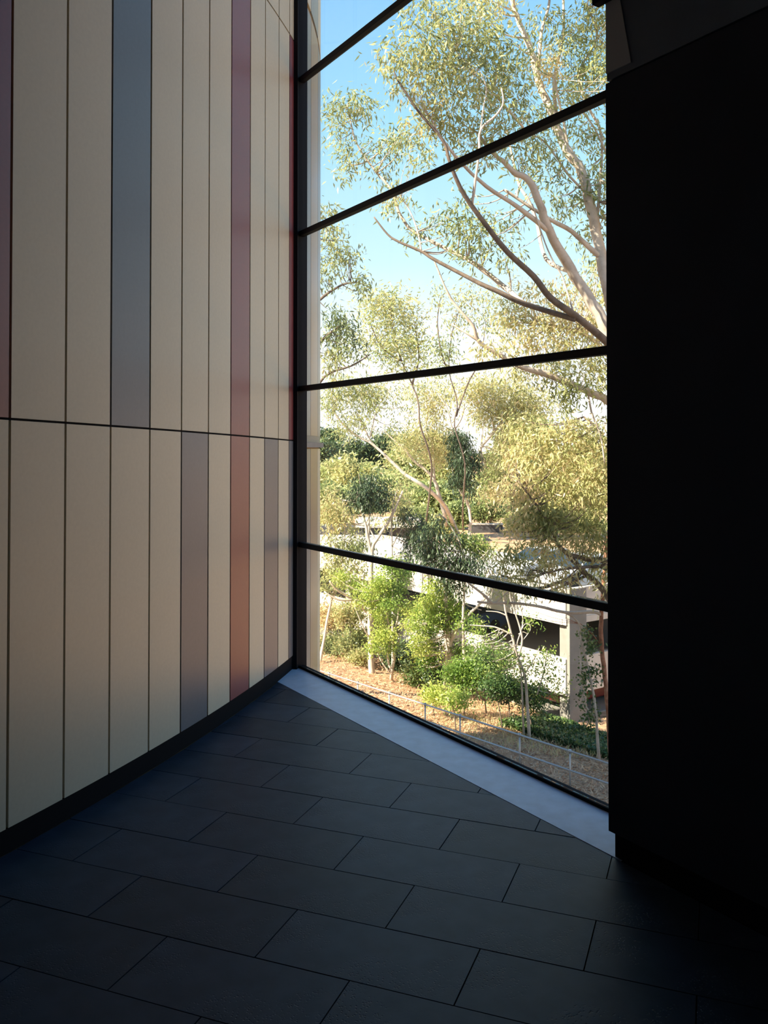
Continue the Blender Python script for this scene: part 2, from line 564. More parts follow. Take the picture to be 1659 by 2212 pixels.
# --- right wall, upper wall, back wall, ceiling
TX = T_COR - 0.028
wall_right = wbox('wall_right', TX, 5.4, N_SILL, N_SILL + 0.45, 0.092, 3.055, 'dark_wall')
set_tags(wall_right, 'near black plain wall beside the glazing', kind='structure')
bbr = wbox('baseboard_right', T_COR, 5.4, N_SILL + 0.006, N_SILL + 0.4, 0.0, 0.092, 'black_paint')
set_tags(bbr, 'black recessed skirting below the dark wall', kind='structure')
wall_upper = wbox('wall_upper', TX, 5.4, N_SILL + 0.008, N_SILL + 0.45, 3.068, CEIL, 'upper_wall')
set_tags(wall_upper, 'charcoal upper band of the wall beside the glazing', kind='structure')
wbox('shadow_gap', TX + 0.01, 5.4, N_SILL + 0.02, N_SILL + 0.4, 3.055, 3.068, 'black_paint', wall_upper)
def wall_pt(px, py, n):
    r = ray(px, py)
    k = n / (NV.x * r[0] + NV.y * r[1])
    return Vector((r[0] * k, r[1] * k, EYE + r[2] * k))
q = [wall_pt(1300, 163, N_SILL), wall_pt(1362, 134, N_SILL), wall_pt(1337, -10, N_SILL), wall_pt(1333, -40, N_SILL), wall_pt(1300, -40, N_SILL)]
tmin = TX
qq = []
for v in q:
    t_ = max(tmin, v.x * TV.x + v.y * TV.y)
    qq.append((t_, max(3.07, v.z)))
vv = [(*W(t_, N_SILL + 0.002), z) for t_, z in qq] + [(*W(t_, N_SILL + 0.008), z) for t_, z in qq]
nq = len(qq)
mesh_py('pale_quad', vv, [tuple(range(nq)), tuple(range(2 * nq - 1, nq - 1, -1))] + [(i, nq + i, nq + (i + 1) % nq, (i + 1) % nq) for i in range(nq)], 'pale_quad_grey', wall_upper)  # flat paler trapezoid at the window end of the upper wall
bz = wall_pt(1310, 8, N_SILL).z
bevel(wbox('trim_3', TX - 0.035, TX + 0.05, N_SILL - 0.04, N_SILL + 0.0, bz, bz + 0.5, 'black_paint'), 0.003)
set_tags(bpy.data.objects['trim_3'], 'small black bracket on the upper wall at the window edge', kind='structure')
wb = prism('wall_back', [(-7.6, -4.3), (6.1, -4.3), (6.1, -4.0), (-7.6, -4.0)], -0.35, CEIL, 'dark_wall')
set_tags(wb, 'dark wall behind the viewer', kind='structure')
ceil_poly = [(-7.5, -4.3), (6.0, -4.3), W(5.2, 3.0), W(-5.72, 3.0)] + [cpt(s, 0.0) for s in (-0.4, -1.2, -2, -3, -4, -5, -6, -7, -8, -9)]
ce = prism('ceiling', ceil_poly, CEIL, CEIL + 0.3, 'ceiling_paint')
set_tags(ce, 'dark ceiling high above the corridor', kind='structure')
we = prism('wall_outer', [(5.7, -4.3), (6.0, -4.3), W(5.2, 3.04), W(4.6, 2.62)], -0.35, CEIL, 'dark_wall')
set_tags(we, 'dark end wall of the corridor', kind='structure')

# ================================================================== OUTSIDE: ground
CP = Vector((6.54, 31.0))                    # near corner of the car park
WV = Vector((-0.573, 0.820)).normalized()    # along its lit facade
VV = Vector((0.820, 0.573)).normalized()     # into the building
def AB(a, b):
    return (CP.x + WV.x * a + VV.x * b, CP.y + WV.y * a + VV.y * b)
def to_ab(x, y):
    d = Vector((x, y)) - CP
    return d.dot(WV), d.dot(VV)
PROF = [(-60, -7.0), (-14, -7.1), (-6.5, -7.3), (-3, -7.8), (-0.8, -8.24), (11.2, -8.24), (11.25, -4.68), (30, -4.6), (60, -3.6), (110, -1.5), (260, 3.0)]
def gz(x, y):
    b = to_ab(x, y)[1]
    for (b0, z0), (b1, z1) in zip(PROF[:-1], PROF[1:]):
        if b0 <= b <= b1:
            return z0 + (z1 - z0) * (b - b0) / (b1 - b0)
    return PROF[0][1] if b < PROF[0][0] else PROF[-1][1]
bs = [-60, -30, -20] + [-14 + 0.5 * i for i in range(27)] + [-0.8, 11.2, 11.25] + [14 + 4 * i for i in range(14)] + [80, 110, 160, 260]
as_ = [-160, -90, -50] + [-30 + 1.0 * i for i in range(71)] + [60, 100, 180]
gv, gf = [], []
for i, a in enumerate(as_):
    for j, b in enumerate(bs):
        x, y = AB(a, b)
        z = gz(x, y) + (0.05 * math.sin(a * 1.7 + b) * math.cos(b * 2.1 - a * 0.6) if b < -1 or b > 12 else 0)
        gv.append((x, y, z))
nb = len(bs)
for i in range(len(as_) - 1):
    for j in range(nb - 1):
        gf.append((i * nb + j, i * nb + j + 1, (i + 1) * nb + j + 1, (i + 1) * nb + j)[::-1])
ground = mesh_py('ground', gv, gf, 'mulch', smooth=True)
set_tags(ground, 'sloping bank covered with orange-brown mulch below the window', kind='structure')

# ================================================================== car park
cp = empty('car_park_building', (*AB(0, 0), -8.24))
set_tags(cp, 'pale concrete two-level open car park with long parapet bands behind the trees', 'building')
def abox(name, a0, a1, b0, b1, z0, z1, mat, parent=None):
    return prism(name, [AB(a0, b0), AB(a1, b0), AB(a1, b1), AB(a0, b1)], z0, z1, mat, parent)
LA, LB = 46.0, 11.1
for nm, zt in (('roof_deck', -4.45), ('middle_slab', -6.95)):
    abox(nm, 0.02, LA, 0.02, LB, zt - 0.30, zt, 'deck_asphalt', cp)
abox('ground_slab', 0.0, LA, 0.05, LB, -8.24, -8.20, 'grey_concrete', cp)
for z0, z1 in ((-4.75, -3.46), (-7.26, -5.97)):
    f1 = abox('parapet', 0.0, LA, -0.16, 0.02, z0, z1, 'concrete', cp)
    abox('drip_edge', -0.02, LA, -0.19, -0.16, z0, z0 + 0.22, 'concrete', f1)
    f2 = abox('parapet', -0.16, 0.0, -0.16, LB, z0, z1, 'concrete', cp)
    abox('drip_edge', -0.19, -0.16, -0.16, LB, z0, z0 + 0.22, 'concrete', f2)
    for k in range(1, 7):
        abox('joint', k * 7.2, k * 7.2 + 0.03, -0.165, -0.158, z0 + 0.22, z1, 'dark_block', f1)
for k in range(7):
    a = 0.0 + k * 7.2
    for b in ((0.05, 0.85), (LB - 0.9, LB - 0.1)):
        for z0, z1 in ((-8.24, -7.26), (-6.95, -4.75)):
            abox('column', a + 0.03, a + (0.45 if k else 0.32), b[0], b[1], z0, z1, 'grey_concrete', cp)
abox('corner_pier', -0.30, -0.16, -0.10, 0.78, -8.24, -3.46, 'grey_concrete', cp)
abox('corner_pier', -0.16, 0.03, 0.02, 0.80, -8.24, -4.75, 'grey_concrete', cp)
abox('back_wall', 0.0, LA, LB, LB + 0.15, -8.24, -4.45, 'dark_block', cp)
for k in range(5):
    abox('inner_wall', 3 + 8 * k, 3.2 + 8 * k, 5.5, LB, -8.2, -4.75, 'dark_block', cp)

# shelter and wall pieces beyond the deck
SD, SZ = 60.0, -4.46
sx0, sx1 = P(680, 1165, SD).x, P(905, 1165, SD).x
sh = empty('concrete_shelter', ((sx0 + sx1) / 2, SD, SZ))
set_tags(sh, 'low pale-roofed concrete shelter with a dark wall beyond the car park deck', 'shelter')
def rect(x0, x1, y0, y1): return [(x0, y0), (x1, y0), (x1, y1), (x0, y1)]
zr = P(800, 1139, SD).z
prism('wall', rect(sx0 - 1, sx1, SD, SD + 2.4), SZ, zr, 'dark_block', sh)
prism('roof', rect(P(768, 1141, SD).x, sx1 + 0.1, SD - 0.4, SD + 2.7), zr, P(800, 1123, SD).z, 'concrete', sh)
for k in range(4):
    x = sx0 + 1.2 + k * 2.0
    prism('post', rect(x, x + 0.2, SD - 0.25, SD - 0.05), SZ, zr, 'dark_block', sh)
lw = empty('block_wall', (P(1050, 1160, 63).x, 63, gz(8, 63)))
set_tags(lw, 'low brown-grey garden wall behind the pale gravel, right of the shelter', 'wall')
prism('wall', rect(P(1018, 1150, 63).x, P(1086, 1150, 63).x, 63, 63.3), gz(8, 63) - 0.6, P(1050, 1134, 63).z, 'dark_block', lw)
prism('coping', rect(P(1017, 1150, 63).x, P(1087, 1150, 63).x, 62.95, 63.35), P(1050, 1134, 63).z, P(1050, 1131, 63).z, 'concrete', lw)

# ================================================================== cars
def car(a, b, z, rot, paint, label, L=4.2, Wd=1.75):
    x, y = AB(a, b)
    root = empty('parked_car', (x, y, z))
    set_tags(root, label, 'car')
    root.rotation_euler = (0, 0, rot)
    def part(name, v, f, mat, par=root, smooth=False):
        me = bpy.data.meshes.new(name)
        me.from_pydata(v, [], f)
        if smooth: me.polygons.foreach_set('use_smooth', [True] * len(me.polygons))
        return link(name, me, mat, par)
    def loft(prof, hw, inset=0.0):
        n = len(prof)
        v = [(p[0], -w, p[1]) for p, w in zip(prof, hw)] + [(p[0], w, p[1]) for p, w in zip(prof, hw)]
        f = [tuple(range(n)), tuple(range(2 * n - 1, n - 1, -1))] + [(i, n + i, n + (i + 1) % n, (i + 1) % n) for i in range(n)]
        return v, f
    h = Wd / 2
    prof = [(-L / 2, 0.35), (-L / 2 + 0.05, 0.75), (-L / 2 + 0.25, 0.90), (0.75, 0.93), (L / 2 - 0.25, 0.78), (L / 2, 0.60), (L / 2 - 0.02, 0.32), (L / 2 - 0.4, 0.22), (-L / 2 + 0.4, 0.22)]
    bevel(part('body', *loft(prof, [h] * len(prof)), paint), 0.06, 3)
    cab = [(-L / 2 + 0.30, 0.88), (-1.15, 1.38), (0.05, 1.42), (1.05, 0.90)]
    v = [(p[0], -w, p[1]) for p, w in zip(cab, (h - .06, h - .22, h - .22, h - .06))] + [(p[0], w, p[1]) for p, w in zip(cab, (h - .06, h - .22, h - .22, h - .06))]
    f = [(0, 1, 2, 3), (7, 6, 5, 4), (0, 4, 5, 1), (1, 5, 6, 2), (2, 6, 7, 3), (3, 7, 4, 0)]
    cabin = bevel(part('cabin', v, f, paint), 0.04, 3)
    def quad(name, pts, mat, par):
        return part(name, pts, [(0, 1, 2, 3)], mat, par)
    quad('windscreen', [(0.99, -h + .14, .945), (0.99, h - .14, .945), (0.15, h - .28, 1.385), (0.15, -h + .28, 1.385)], 'car_glass', root).location = (0.02, 0, 0.02)
    quad('rear_window', [(-L / 2 + 0.36, h - .14, .93), (-L / 2 + 0.36, -h + .14, .93), (-1.2, -h + .28, 1.35), (-1.2, h - .28, 1.35)], 'car_glass', root).location = (-0.03, 0, 0.02)
    for sgn in (-1, 1):
        for x0, x1, x2, x3 in ((-1.45, -0.42, -0.42, -1.12), (-0.36, 0.82, 0.06, -0.36)):
            quad('side_window', [(x0, sgn * (h - .055), .95), (x1, sgn * (h - .055), .95), (x2, sgn * (h - .20), 1.34), (x3, sgn * (h - .20), 1.34)][::sgn], 'car_glass', root)
        quad('headlamp', [(L / 2 - 0.02, sgn * (h - .1), .6), (L / 2 - 0.02, sgn * (h - .5), .6), (L / 2 - 0.10, sgn * (h - .5), .72), (L / 2 - 0.10, sgn * (h - .1), .72)], 'car_white', root).location = (0.03, 0, 0.01)
        quad('tail_lamp', [(-L / 2 + 0.02, sgn * (h - .1), .65), (-L / 2 + 0.02, sgn * (h - .4), .65), (-L / 2 + 0.08, sgn * (h - .4), .8), (-L / 2 + 0.08, sgn * (h - .1), .8)], 'lamp_red', root).location = (-0.03, 0, 0)
        for xx in (-1.3, 1.3):
            bm = bmesh.new()
            bmesh.ops.create_cone(bm, cap_ends=True, segments=20, radius1=0.31, radius2=0.31, depth=0.2)
            me = bpy.data.meshes.new('wheel')
            bm.to_mesh(me)
            bm.free()
            w = link('wheel', me, 'tyre', root)
            w.rotation_euler = (math.pi / 2, 0, 0)
            w.location = (xx, sgn * (h - 0.08), 0.31)
    return root
RW = math.atan2(VV.y, VV.x)
car(8.9, 2.6, -6.95, RW + math.pi, 'car_blue', 'blue car parked on the middle level facing the facade opening')
car(1.6, 2.6, -8.20, RW + math.pi, 'car_red', 'dark red car in the shade of the lowest level')
car(4.2, 5.4, -4.45, RW + math.pi, 'car_silver', 'silver car parked on the open roof deck nearest the corner pier')
car(6.9, 5.6, -4.45, RW + math.pi, 'car_white', 'white car parked on the open roof deck beside the silver car')

# ================================================================== handrail
R_O, R_D = Vector((4.85, 22.45)), Vector((-7.5, 8.5)).normalized()
def rail_pt(t): return R_O + R_D * t
def rail_t(px):
    k = (px - CX) / F_PX
    return (R_O.x - k * R_O.y) / (k * R_D.y - R_D.x)
hr = empty('handrail', (R_O.x, R_O.y, -7.3))
set_tags(hr, 'galvanised two-rail handrail running along the mulched bank', 'railing')
def tube_data(pts, radii, n=8):
    pts = [Vector(p) for p in pts]
    v, f = [], []
    up = Vector((0.13, 0.31, 0.94))
    prev = None
    for i, p in enumerate(pts):
        t = (pts[min(i + 1, len(pts) - 1)] - pts[max(i - 1, 0)]).normalized()
        if prev is None:
            a = t.cross(up)
            if a.length < 0.1: a = t.cross(Vector((1, 0, 0)))
            a.normalize()
        else:
            a = (prev - t * prev.dot(t)).normalized()
        prev = a
        b = t.cross(a)
        for k in range(n):
            an = 2 * math.pi * k / n
            v.append(p + (a * math.cos(an) + b * math.sin(an)) * radii[i])
    for i in range(len(pts) - 1):
        for k in range(n):
            k2 = (k + 1) % n
            f.append((i * n + k, i * n + k2, (i + 1) * n + k2, (i + 1) * n + k))
    f.append(tuple(range(n))[::-1])
    f.append(tuple((len(pts) - 1) * n + k for k in range(n)))
    return v, f
ra = [rail_t(p) for p in (1229, 1121, 993, 918, 841, 773, 711)]
ra = [-1.65 * k for k in range(9, 0, -1)] + ra + [ra[-1] + 1.65 * k for k in range(1, 8)]
for z in (-6.30, -6.80):
    v, f = tube_data([(*rail_pt(t), z) for t in (ra[0], ra[-1])], [0.026] * 2)
    mesh_py('rail', v, f, 'metal_rail', hr, True)
for a in ra:
    x, y = rail_pt(a)
    v, f = tube_data([(x, y, gz(x, y) - 0.1), (x, y, -6.30)], [0.024] * 2)
    po = mesh_py('post', v, f, 'metal_rail', hr, True)
    v, f = tube_data([(x, y, -6.345), (x, y, -6.255)], [0.042] * 2)
    cl = mesh_py('clamp', v, f, 'metal_rail', None, True)
    cl.parent = po

# ================================================================== trees
def smooth_path(pts, sub=4):
    if len(pts) < 3: return pts
    out = []
    for i in range(len(pts) - 1):
        p0, p1, p2, p3 = pts[max(i - 1, 0)], pts[i], pts[i + 1], pts[min(i + 2, len(pts) - 1)]
        for k in range(sub):
            t = k / sub
            out.append(0.5 * ((2 * p1) + (p2 - p0) * t + (2 * p0 - 5 * p1 + 4 * p2 - p3) * t * t + (3 * p1 - p0 - 3 * p2 + p3) * t ** 3))
    out.append(pts[-1])
    return out

def leaf_mesh(name, base, dirs, side, length, width, tint, mat, parent):
    n = len(base)
    nrm = np.cross(dirs, side)
    L = length[:, None]
    v = np.empty((n, 4, 3), np.float32)
    v[:, 0] = base
    v[:, 1] = base + dirs * L * 0.42 + side * width[:, None] * 0.5 + nrm * L * 0.05
    v[:, 2] = base + dirs * L
    v[:, 3] = base + dirs * L * 0.42 - side * width[:, None] * 0.5 + nrm * L * 0.05
    me = bpy.data.meshes.new(name)
    me.vertices.add(4 * n)
    me.vertices.foreach_set('co', v.reshape(-1))
    me.loops.add(4 * n)
    me.loops.foreach_set('vertex_index', np.arange(4 * n, dtype=np.int32))
    me.polygons.add(n)
    me.polygons.foreach_set('loop_start', np.arange(0, 4 * n, 4, dtype=np.int32))
    me.polygons.foreach_set('loop_total', np.full(n, 4, np.int32))
    at = me.attributes.new('tint', 'FLOAT', 'POINT')
    at.data.foreach_set('value', np.repeat(tint, 4).astype(np.float32))
    me.update()
    o = link(name, me, mat, parent)
    if parent is not None and parent.type == 'EMPTY':
        o.location = -Vector(parent.location)
    o['kind'] = 'stuff'
    return o

def unit(a):
    return a / np.maximum(np.linalg.norm(a, axis=-1, keepdims=True), 1e-6)

def leaves_for(clumps, leaf, droop, sprig_leaves, spread):
    """clumps: (centre, (rx, ry, rz), sprigs, tint)"""
    B, D, S, LN, WD, TI = [], [], [], [], [], []
    for c, r, ns, tint in clumps:
        d = unit(RNG.normal(size=(ns, 3)))
        rad = RNG.random(ns) ** 0.42
        rad = np.where(RNG.random(ns) < 0.35, np.abs(RNG.normal(scale=0.75, size=ns)), rad)   # ragged outline
        sp = np.array(c)[None] + d * rad[:, None] * np.array(r)[None]
        stint = tint + RNG.normal(scale=0.13, size=ns)
        outd = unit(d * 0.8 + RNG.normal(scale=0.5, size=(ns, 3)))
        k = sprig_leaves
        base = np.repeat(sp, k, 0) + RNG.normal(scale=spread, size=(ns * k, 3))
        dr = np.repeat(outd, k, 0) * 0.55 + RNG.normal(scale=0.55, size=(ns * k, 3)) + np.array([0, 0, -droop])[None]
        dr = unit(dr)
        sd = unit(np.cross(dr, RNG.normal(size=(ns * k, 3))))
        B.append(base); D.append(dr); S.append(sd)
        ln = leaf[0] * (0.65 + 0.7 * RNG.random(ns * k))
        LN.append(ln); WD.append(leaf[1] * 1.15 * (0.7 + 0.6 * RNG.random(ns * k)))
        TI.append(np.clip(np.repeat(stint, k) + RNG.normal(scale=0.16, size=ns * k), 0, 1))
    return [np.concatenate(x) for x in (B, D, S, LN, WD, TI)]

def tree(name, label, cat, base, paths, clumps, leafmat, bark='bark', leaf=(0.16, 0.028), droop=0.75, per=14, spread=0.16, dens=1.0, group=None, depth=1.0, twigs=True, limbs=(), limb_bark='bark'):
    """base: (px, d) on the ground or None; paths: [(points (px,py,d), r0 px, r1 px)]; clumps: (px,py,d,rpx,rpy,density,tint)"""
    pts3 = []
    vs, fs = [], []
    def add(v, f):
        o = len(vs)
        vs.extend(v)
        fs.extend([tuple(o + i for i in ff) for ff in f])
    first = None
    for pi, (pp, r0, r1) in enumerate(paths):
        w = [P(*p) for p in pp]
        if pi == 0 and base is not None:
            x = (base[0] - CX) / F_PX * base[1]
            w = [Vector((x, base[1], gz(x, base[1]) - 0.15))] + w
        if first is None: first = w[0].copy()
        sm = smooth_path(w)
        n = len(sm)
        rr = []
        for i, p in enumerate(sm):
            t = i / (n - 1)
            rp = r0 + (r1 - r0) * t
            rr.append(max(0.004, rp * p.y / F_PX * (1 + 0.04 * math.sin(i * 1.3 + pi))))
        sm = [p + Vector((math.sin(i * 1.9 + pi), math.cos(i * 2.7 + pi), 0)) * rr[i] * 0.12 for i, p in enumerate(sm)]
        add(*tube_data(sm, rr, 7 if r0 > 2.5 else 5))
        pts3 += [(p, r) for p, r in zip(sm, rr)]
    cl3 = []
    for px, py, d, rx, ry, de, ti in clumps:
        c = P(px, py, d)
        k = d / F_PX
        R = (rx * k, (rx + ry) * 0.5 * k * depth, ry * k)
        ns = int(max(8, 2.6 * dens * de * (R[0] * R[2]) * 3.14 * 10 * (0.16 / leaf[0])))
        cl3.append((tuple(c), R, ns, ti))
        if twigs:
            for m in range(2 + int(de * 2)):
                tgt = c + Vector([random.uniform(-.75, .75) * R[0], random.uniform(-.75, .75) * R[1], random.uniform(-.6, .8) * R[2]])
                cand = [(p, r) for p, r in pts3 if p.z < tgt.z + R[2]] or pts3
                q, qr = min(cand, key=lambda pr: (pr[0] - tgt).length)
                if (q - tgt).length > 4.5: continue
                mid = q.lerp(tgt, 0.5) + Vector((random.uniform(-.1, .1), random.uniform(-.1, .1), -0.10)) * (q - tgt).length
                r0_ = min(qr * 0.7, 0.045, 0.012 + 0.012 * (q - tgt).length)
                add(*tube_data(smooth_path([q, mid, tgt], 3), [max(.004, r0_ * (1 - 0.75 * i / 6)) for i in range(7)], 4))
    root = empty(name, first)
    for pp, r0, r1 in limbs:
        sm = smooth_path([P(*p) for p in pp])
        v, f = tube_data(sm, [(r0 + (r1 - r0) * i / (len(sm) - 1)) * p.y / F_PX for i, p in enumerate(sm)], 7)
        mesh_py('limb', v, f, limb_bark, root, True)
    set_tags(root, label, cat, group)
    mesh_py('trunk', vs, fs, bark, root, True)
    if cl3:
        leaf_mesh('foliage', *leaves_for(cl3, leaf, droop, per, spread), leafmat, root)
    return root

# --- tall gum whose pale limbs fill the upper panes
D = 18.0
def beyond(n, xr, yr, d, r, tint):
    # the part of a crown that the wall edge hides
    return [(random.uniform(*xr), random.uniform(*yr), d + random.uniform(-1.2, 1.6), r * random.uniform(.8, 1.2), r * random.uniform(.65, .95), .9, tint + random.uniform(-.15, .15)) for _ in range(n)]
tree('tall_gum_tree', 'tall gum with big pale forking limbs and open grey-green crown, nearest the glazing', 'tree', (1450, 18.5), [
    ([(1420, 1150, D + .4), (1365, 880, D + .2), (1309, 712, D), (1279, 655, D), (1232, 580, D), (1186, 498, D - .3), (1166, 440, D - .5), (1142, 389, D - .6), (1111, 373, D - .7), (1091, 352, D - .8), (1062, 328, D - .9), (1030, 285, D - 1)], 17, 3),
    ([(1350, 830, D + .2), (1310, 617, D + .3), (1292, 522, D + .5), (1271, 430, D + .6), (1255, 369, D + .6), (1226, 328, D + .6), (1207, 287, D + .7), (1190, 240, D + .7), (1171, 197, D + .8), (1160, 164, D + .8), (1153, 128, D + .8), (1140, 92, D + .8), (1123, 53, D + .9), (1110, 15, D + .9), (1095, -40, D + 1)], 13, 4.5),
    ([(1134, 658, D - .2), (1091, 621, D + .8), (1050, 588, D + 1), (1009, 559, D + 1.2), (968, 539, D + 1.4), (919, 514, D + 1.6), (886, 494, D + 1.7), (861, 457, D + 1.8), (845, 410, D + 1.9), (804, 361, D + 2), (771, 311, D + 2), (757, 262, D + 2), (750, 225, D + 2)], 6, 1.2),
    ([(910, 543, D + .6), (902, 500, D + .8), (885, 455, D + 1), (865, 425, D + 1.1)], 2.5, 1.2),
    ([(1186, 500, D - .3), (1120, 448, D - .8), (1050, 402, D - 1.2), (993, 348, D - 1.5), (952, 295, D - 1.7), (930, 255, D - 1.8)], 6, 1.5),
    ([(1240, 590, D), (1180, 560, D + .6), (1160, 480, D + .9), (1140, 430, D + 1), (1122, 400, D + 1.1), (1105, 330, D + 1.2), (1095, 280, D + 1.3)], 5, 2),
    ([(1300, 560, D + .4), (1235, 500, D + .2), (1195, 478, D), (1150, 450, D - .1), (1090, 410, D - .2)], 6, 3),
    ([(1163, 150, D + .8), (1166, 100, D + .8), (1169, 75, D + .8), (1174, 50, D + .9), (1185, 15, D + 1), (1188, -30, D + 1)], 4.5, 2.5),
    ([(1207, 287, D + .7), (1201, 242, D + .9), (1197, 195, D + 1), (1201, 148, D + 1), (1214, 92, D + 1.1), (1218, 51, D + 1.2), (1216, -20, D + 1.3)], 4.5, 2.6),
    ([(1230, 330, D + .6), (1212, 240, D + .4), (1204, 205, D + .3), (1200, 170, D + .2)], 3, 1.5),
    ([(1020, 440, D - 1.7), (1027, 390, D - 1.8), (1035, 330, D - 1.9), (1038, 281, D - 1.9), (1072, 248, D - 2), (1087, 222, D - 2), (1083, 190, D - 2)], 3.4, 1.5),
    ([(1038, 281, D - 1.9), (1044, 232, D - 1.8), (1050, 190, D - 1.8), (1035, 150, D - 1.8)], 2, 1),
    ([(1130, 275, D - .6), (1095, 235, D - .8), (1060, 195, D - .9), (1015, 150, D - 1), (985, 110, D - 1.1)], 3, 1.2),
    ([(1290, 470, D + .6), (1300, 300, D + 1), (1270, 230, D + 1.1), (1250, 160, D + 1.2), (1290, 80, D + 1.2), (1270, 20, D + 1.2)], 3.4, 2),
    ([(1310, 330, D + .9), (1280, 270, D + .9), (1255, 240, D + .9)], 2.6, 1.4),
    ([(1265, 415, D + .6), (1230, 380, D + .3), (1180, 310, D + .1), (1150, 292, D)], 3, 1.3),
    ([(1385, 980, D + .2), (1440, 700, D + .4), (1500, 420, D + .5), (1540, 150, D + .6), (1560, -100, D + .6)], 11, 3),
    ([(1440, 700, D + .4), (1560, 520, D), (1680, 330, D - .3), (1760, 120, D - .4)], 7, 2),
    ([(1243, 690, D - .7), (1215, 600, D - .6), (1190, 555, D - .6), (1165, 490, D - .6), (1150, 440, D - .7)], 2.2, 1.3),
], [
    (765, 222, D + 2, 38, 30, .9, .5), (735, 235, D + 2, 28, 28, .9, .55), (722, 262, D + 1.8, 22, 22, .8, .5), (740, 300, D + 2, 28, 26, .7, .55), (790, 235, D + 2.1, 22, 30, .6, .5),
    (770, 340, D + 2, 32, 22, .6, .45), (815, 320, D + 1.8, 32, 26, .8, .4), (850, 310, D + 1.5, 30, 26, .8, .4), (880, 300, D + 1, 34, 28, .8, .5), (905, 340, D + .6, 34, 24, .7, .45),
    (750, 365, D + 2, 18, 15, .4, .5), (830, 370, D + 2, 26, 18, .5, .4), (868, 420, D + 1.2, 36, 18, .8, .55), (845, 440, D + 1.5, 22, 20, .6, .5),
    (850, 150, D - 2.2, 26, 26, .8, .55), (880, 120, D - 2, 45, 36, 1, .6), (920, 90, D - 2, 50, 40, 1, .6), (970, 70, D - 1.5, 50, 40, 1, .55), (1020, 60, D - 1, 45, 40, 1, .5),
    (900, 170, D - 2, 50, 36, 1, .65), (950, 150, D - 1.6, 55, 40, 1, .6), (1010, 130, D - 1.2, 55, 45, 1, .5), (1060, 110, D - 1, 45, 45, 1, .45), (880, 20, D - 1.5, 40, 25, .6, .6), (935, 15, D - 1.5, 40, 25, .7, .6),
    (1000, 0, D - 1, 45, 28, .7, .6), (1050, 20, D - .5, 45, 40, .8, .65), (1085, 5, D, 30, 25, .8, .7),
    (940, 235, D - 1.8, 45, 34, .8, .65), (990, 210, D - 1.5, 50, 34, .9, .6), (1050, 190, D - 1.2, 45, 40, .9, .6), (1095, 160, D - 1, 40, 45, .9, .5), (1120, 120, D, 30, 35, .7, .45),
    (905, 265, D - 1.5, 30, 25, .6, .65), (960, 285, D - 1.4, 40, 30, .9, .55), (1010, 280, D - 1.2, 46, 30, .9, .6), (1070, 260, D - 1.2, 46, 34, .9, .5), (1120, 235, D - .6, 40, 36, .8, .5), (1040, 330, D - 1.2, 45, 24, .8, .55),
    (1100, 310, D - .9, 40, 28, .8, .55), (1140, 290, D - .4, 34, 30, .7, .5), (1165, 240, D + .4, 30, 30, .6, .5),
    (1180, 150, D + .2, 28, 26, 1.2, .95), (1195, 120, D + .4, 26, 22, .8, .8), (1230, 100, D + 1, 36, 40, .9, .4), (1265, 60, D + 1.2, 36, 40, .9, .5), (1300, 40, D + 1.2, 30, 45, .9, .6), (1245, 160, D + 1.2, 38, 36, .9, .4), (1290, 140, D + 1.2, 36, 45, .9, .5),
    (1240, 220, D + 1, 40, 26, .7, .5), (1290, 210, D + 1.2, 30, 30, .7, .5), (1200, 60, D + 1, 30, 35, .7, .45), (1160, 40, D + .8, 28, 30, .6, .45), (1215, 200, D + .6, 28, 26, .7, .55),
    (1240, 285, D + .8, 40, 24, .8, .5), (1285, 300, D + 1, 32, 32, .8, .45), (1180, 320, D + .2, 40, 28, .8, .5), (1130, 345, D - .4, 40, 22, .7, .55), (1200, 380, D + .4, 40, 30, .8, .45), (1290, 370, D + 1, 30, 36, .9, .5), (1150, 380, D + 0, 36, 26, .5, .5),
    (1240, 430, D + .6, 36, 30, .7, .4), (1290, 440, D + 1, 30, 40, .8, .45), (1200, 440, D + .4, 30, 28, .5, .45), (1280, 510, D + 1, 34, 30, .6, .45),
    (960, 470, D + .4, 26, 24, .6, .35), (985, 500, D + .4, 36, 30, .8, .35), (1020, 490, D + .3, 34, 30, .7, .4), (1060, 500, D + .2, 34, 32, .6, .45), (1090, 480, D + 0, 34, 22, .6, .55), (1000, 545, D + .5, 36, 20, .7, .35), (1050, 550, D + .5, 30, 26, .6, .4), (1105, 540, D, 22, 26, .4, .5), (905, 500, D + 1, 20, 14, .6, .35), (1000, 440, D + .2, 22, 18, .6, .4),
] + beyond(46, (1325, 1800), (-260, 520), D, 52, .5) + beyond(16, (950, 1320), (-300, -40), D, 50, .55), 'gum_leaf', leaf=(0.15, 0.031), dens=2.1, spread=.16, limb_bark='dark_bark', limbs=[  # shade on these two limbs is put into the darker bark
    ([(1360, 790, D), (1308, 736, D - .4), (1243, 682, D - .7), (1189, 643, D - .9), (1152, 596, D - 1.1), (1095, 543, D - 1.4), (1046, 481, D - 1.6), (1005, 424, D - 1.8), (985, 385, D - 1.9), (970, 345, D - 2), (956, 303, D - 2), (902, 238, D - 2.1), (861, 176, D - 2.2), (850, 150, D - 2.2)], 9, 1.5),
    ([(1243, 690, D - .7), (1132, 656, D - .2), (1074, 629, D), (1038, 613, D + .1), (997, 592, D + .3), (935, 559, D + .5), (910, 543, D + .6), (861, 522, D + .7), (837, 506, D + .8), (808, 469, D + .9)], 6.5, 1.6),
])

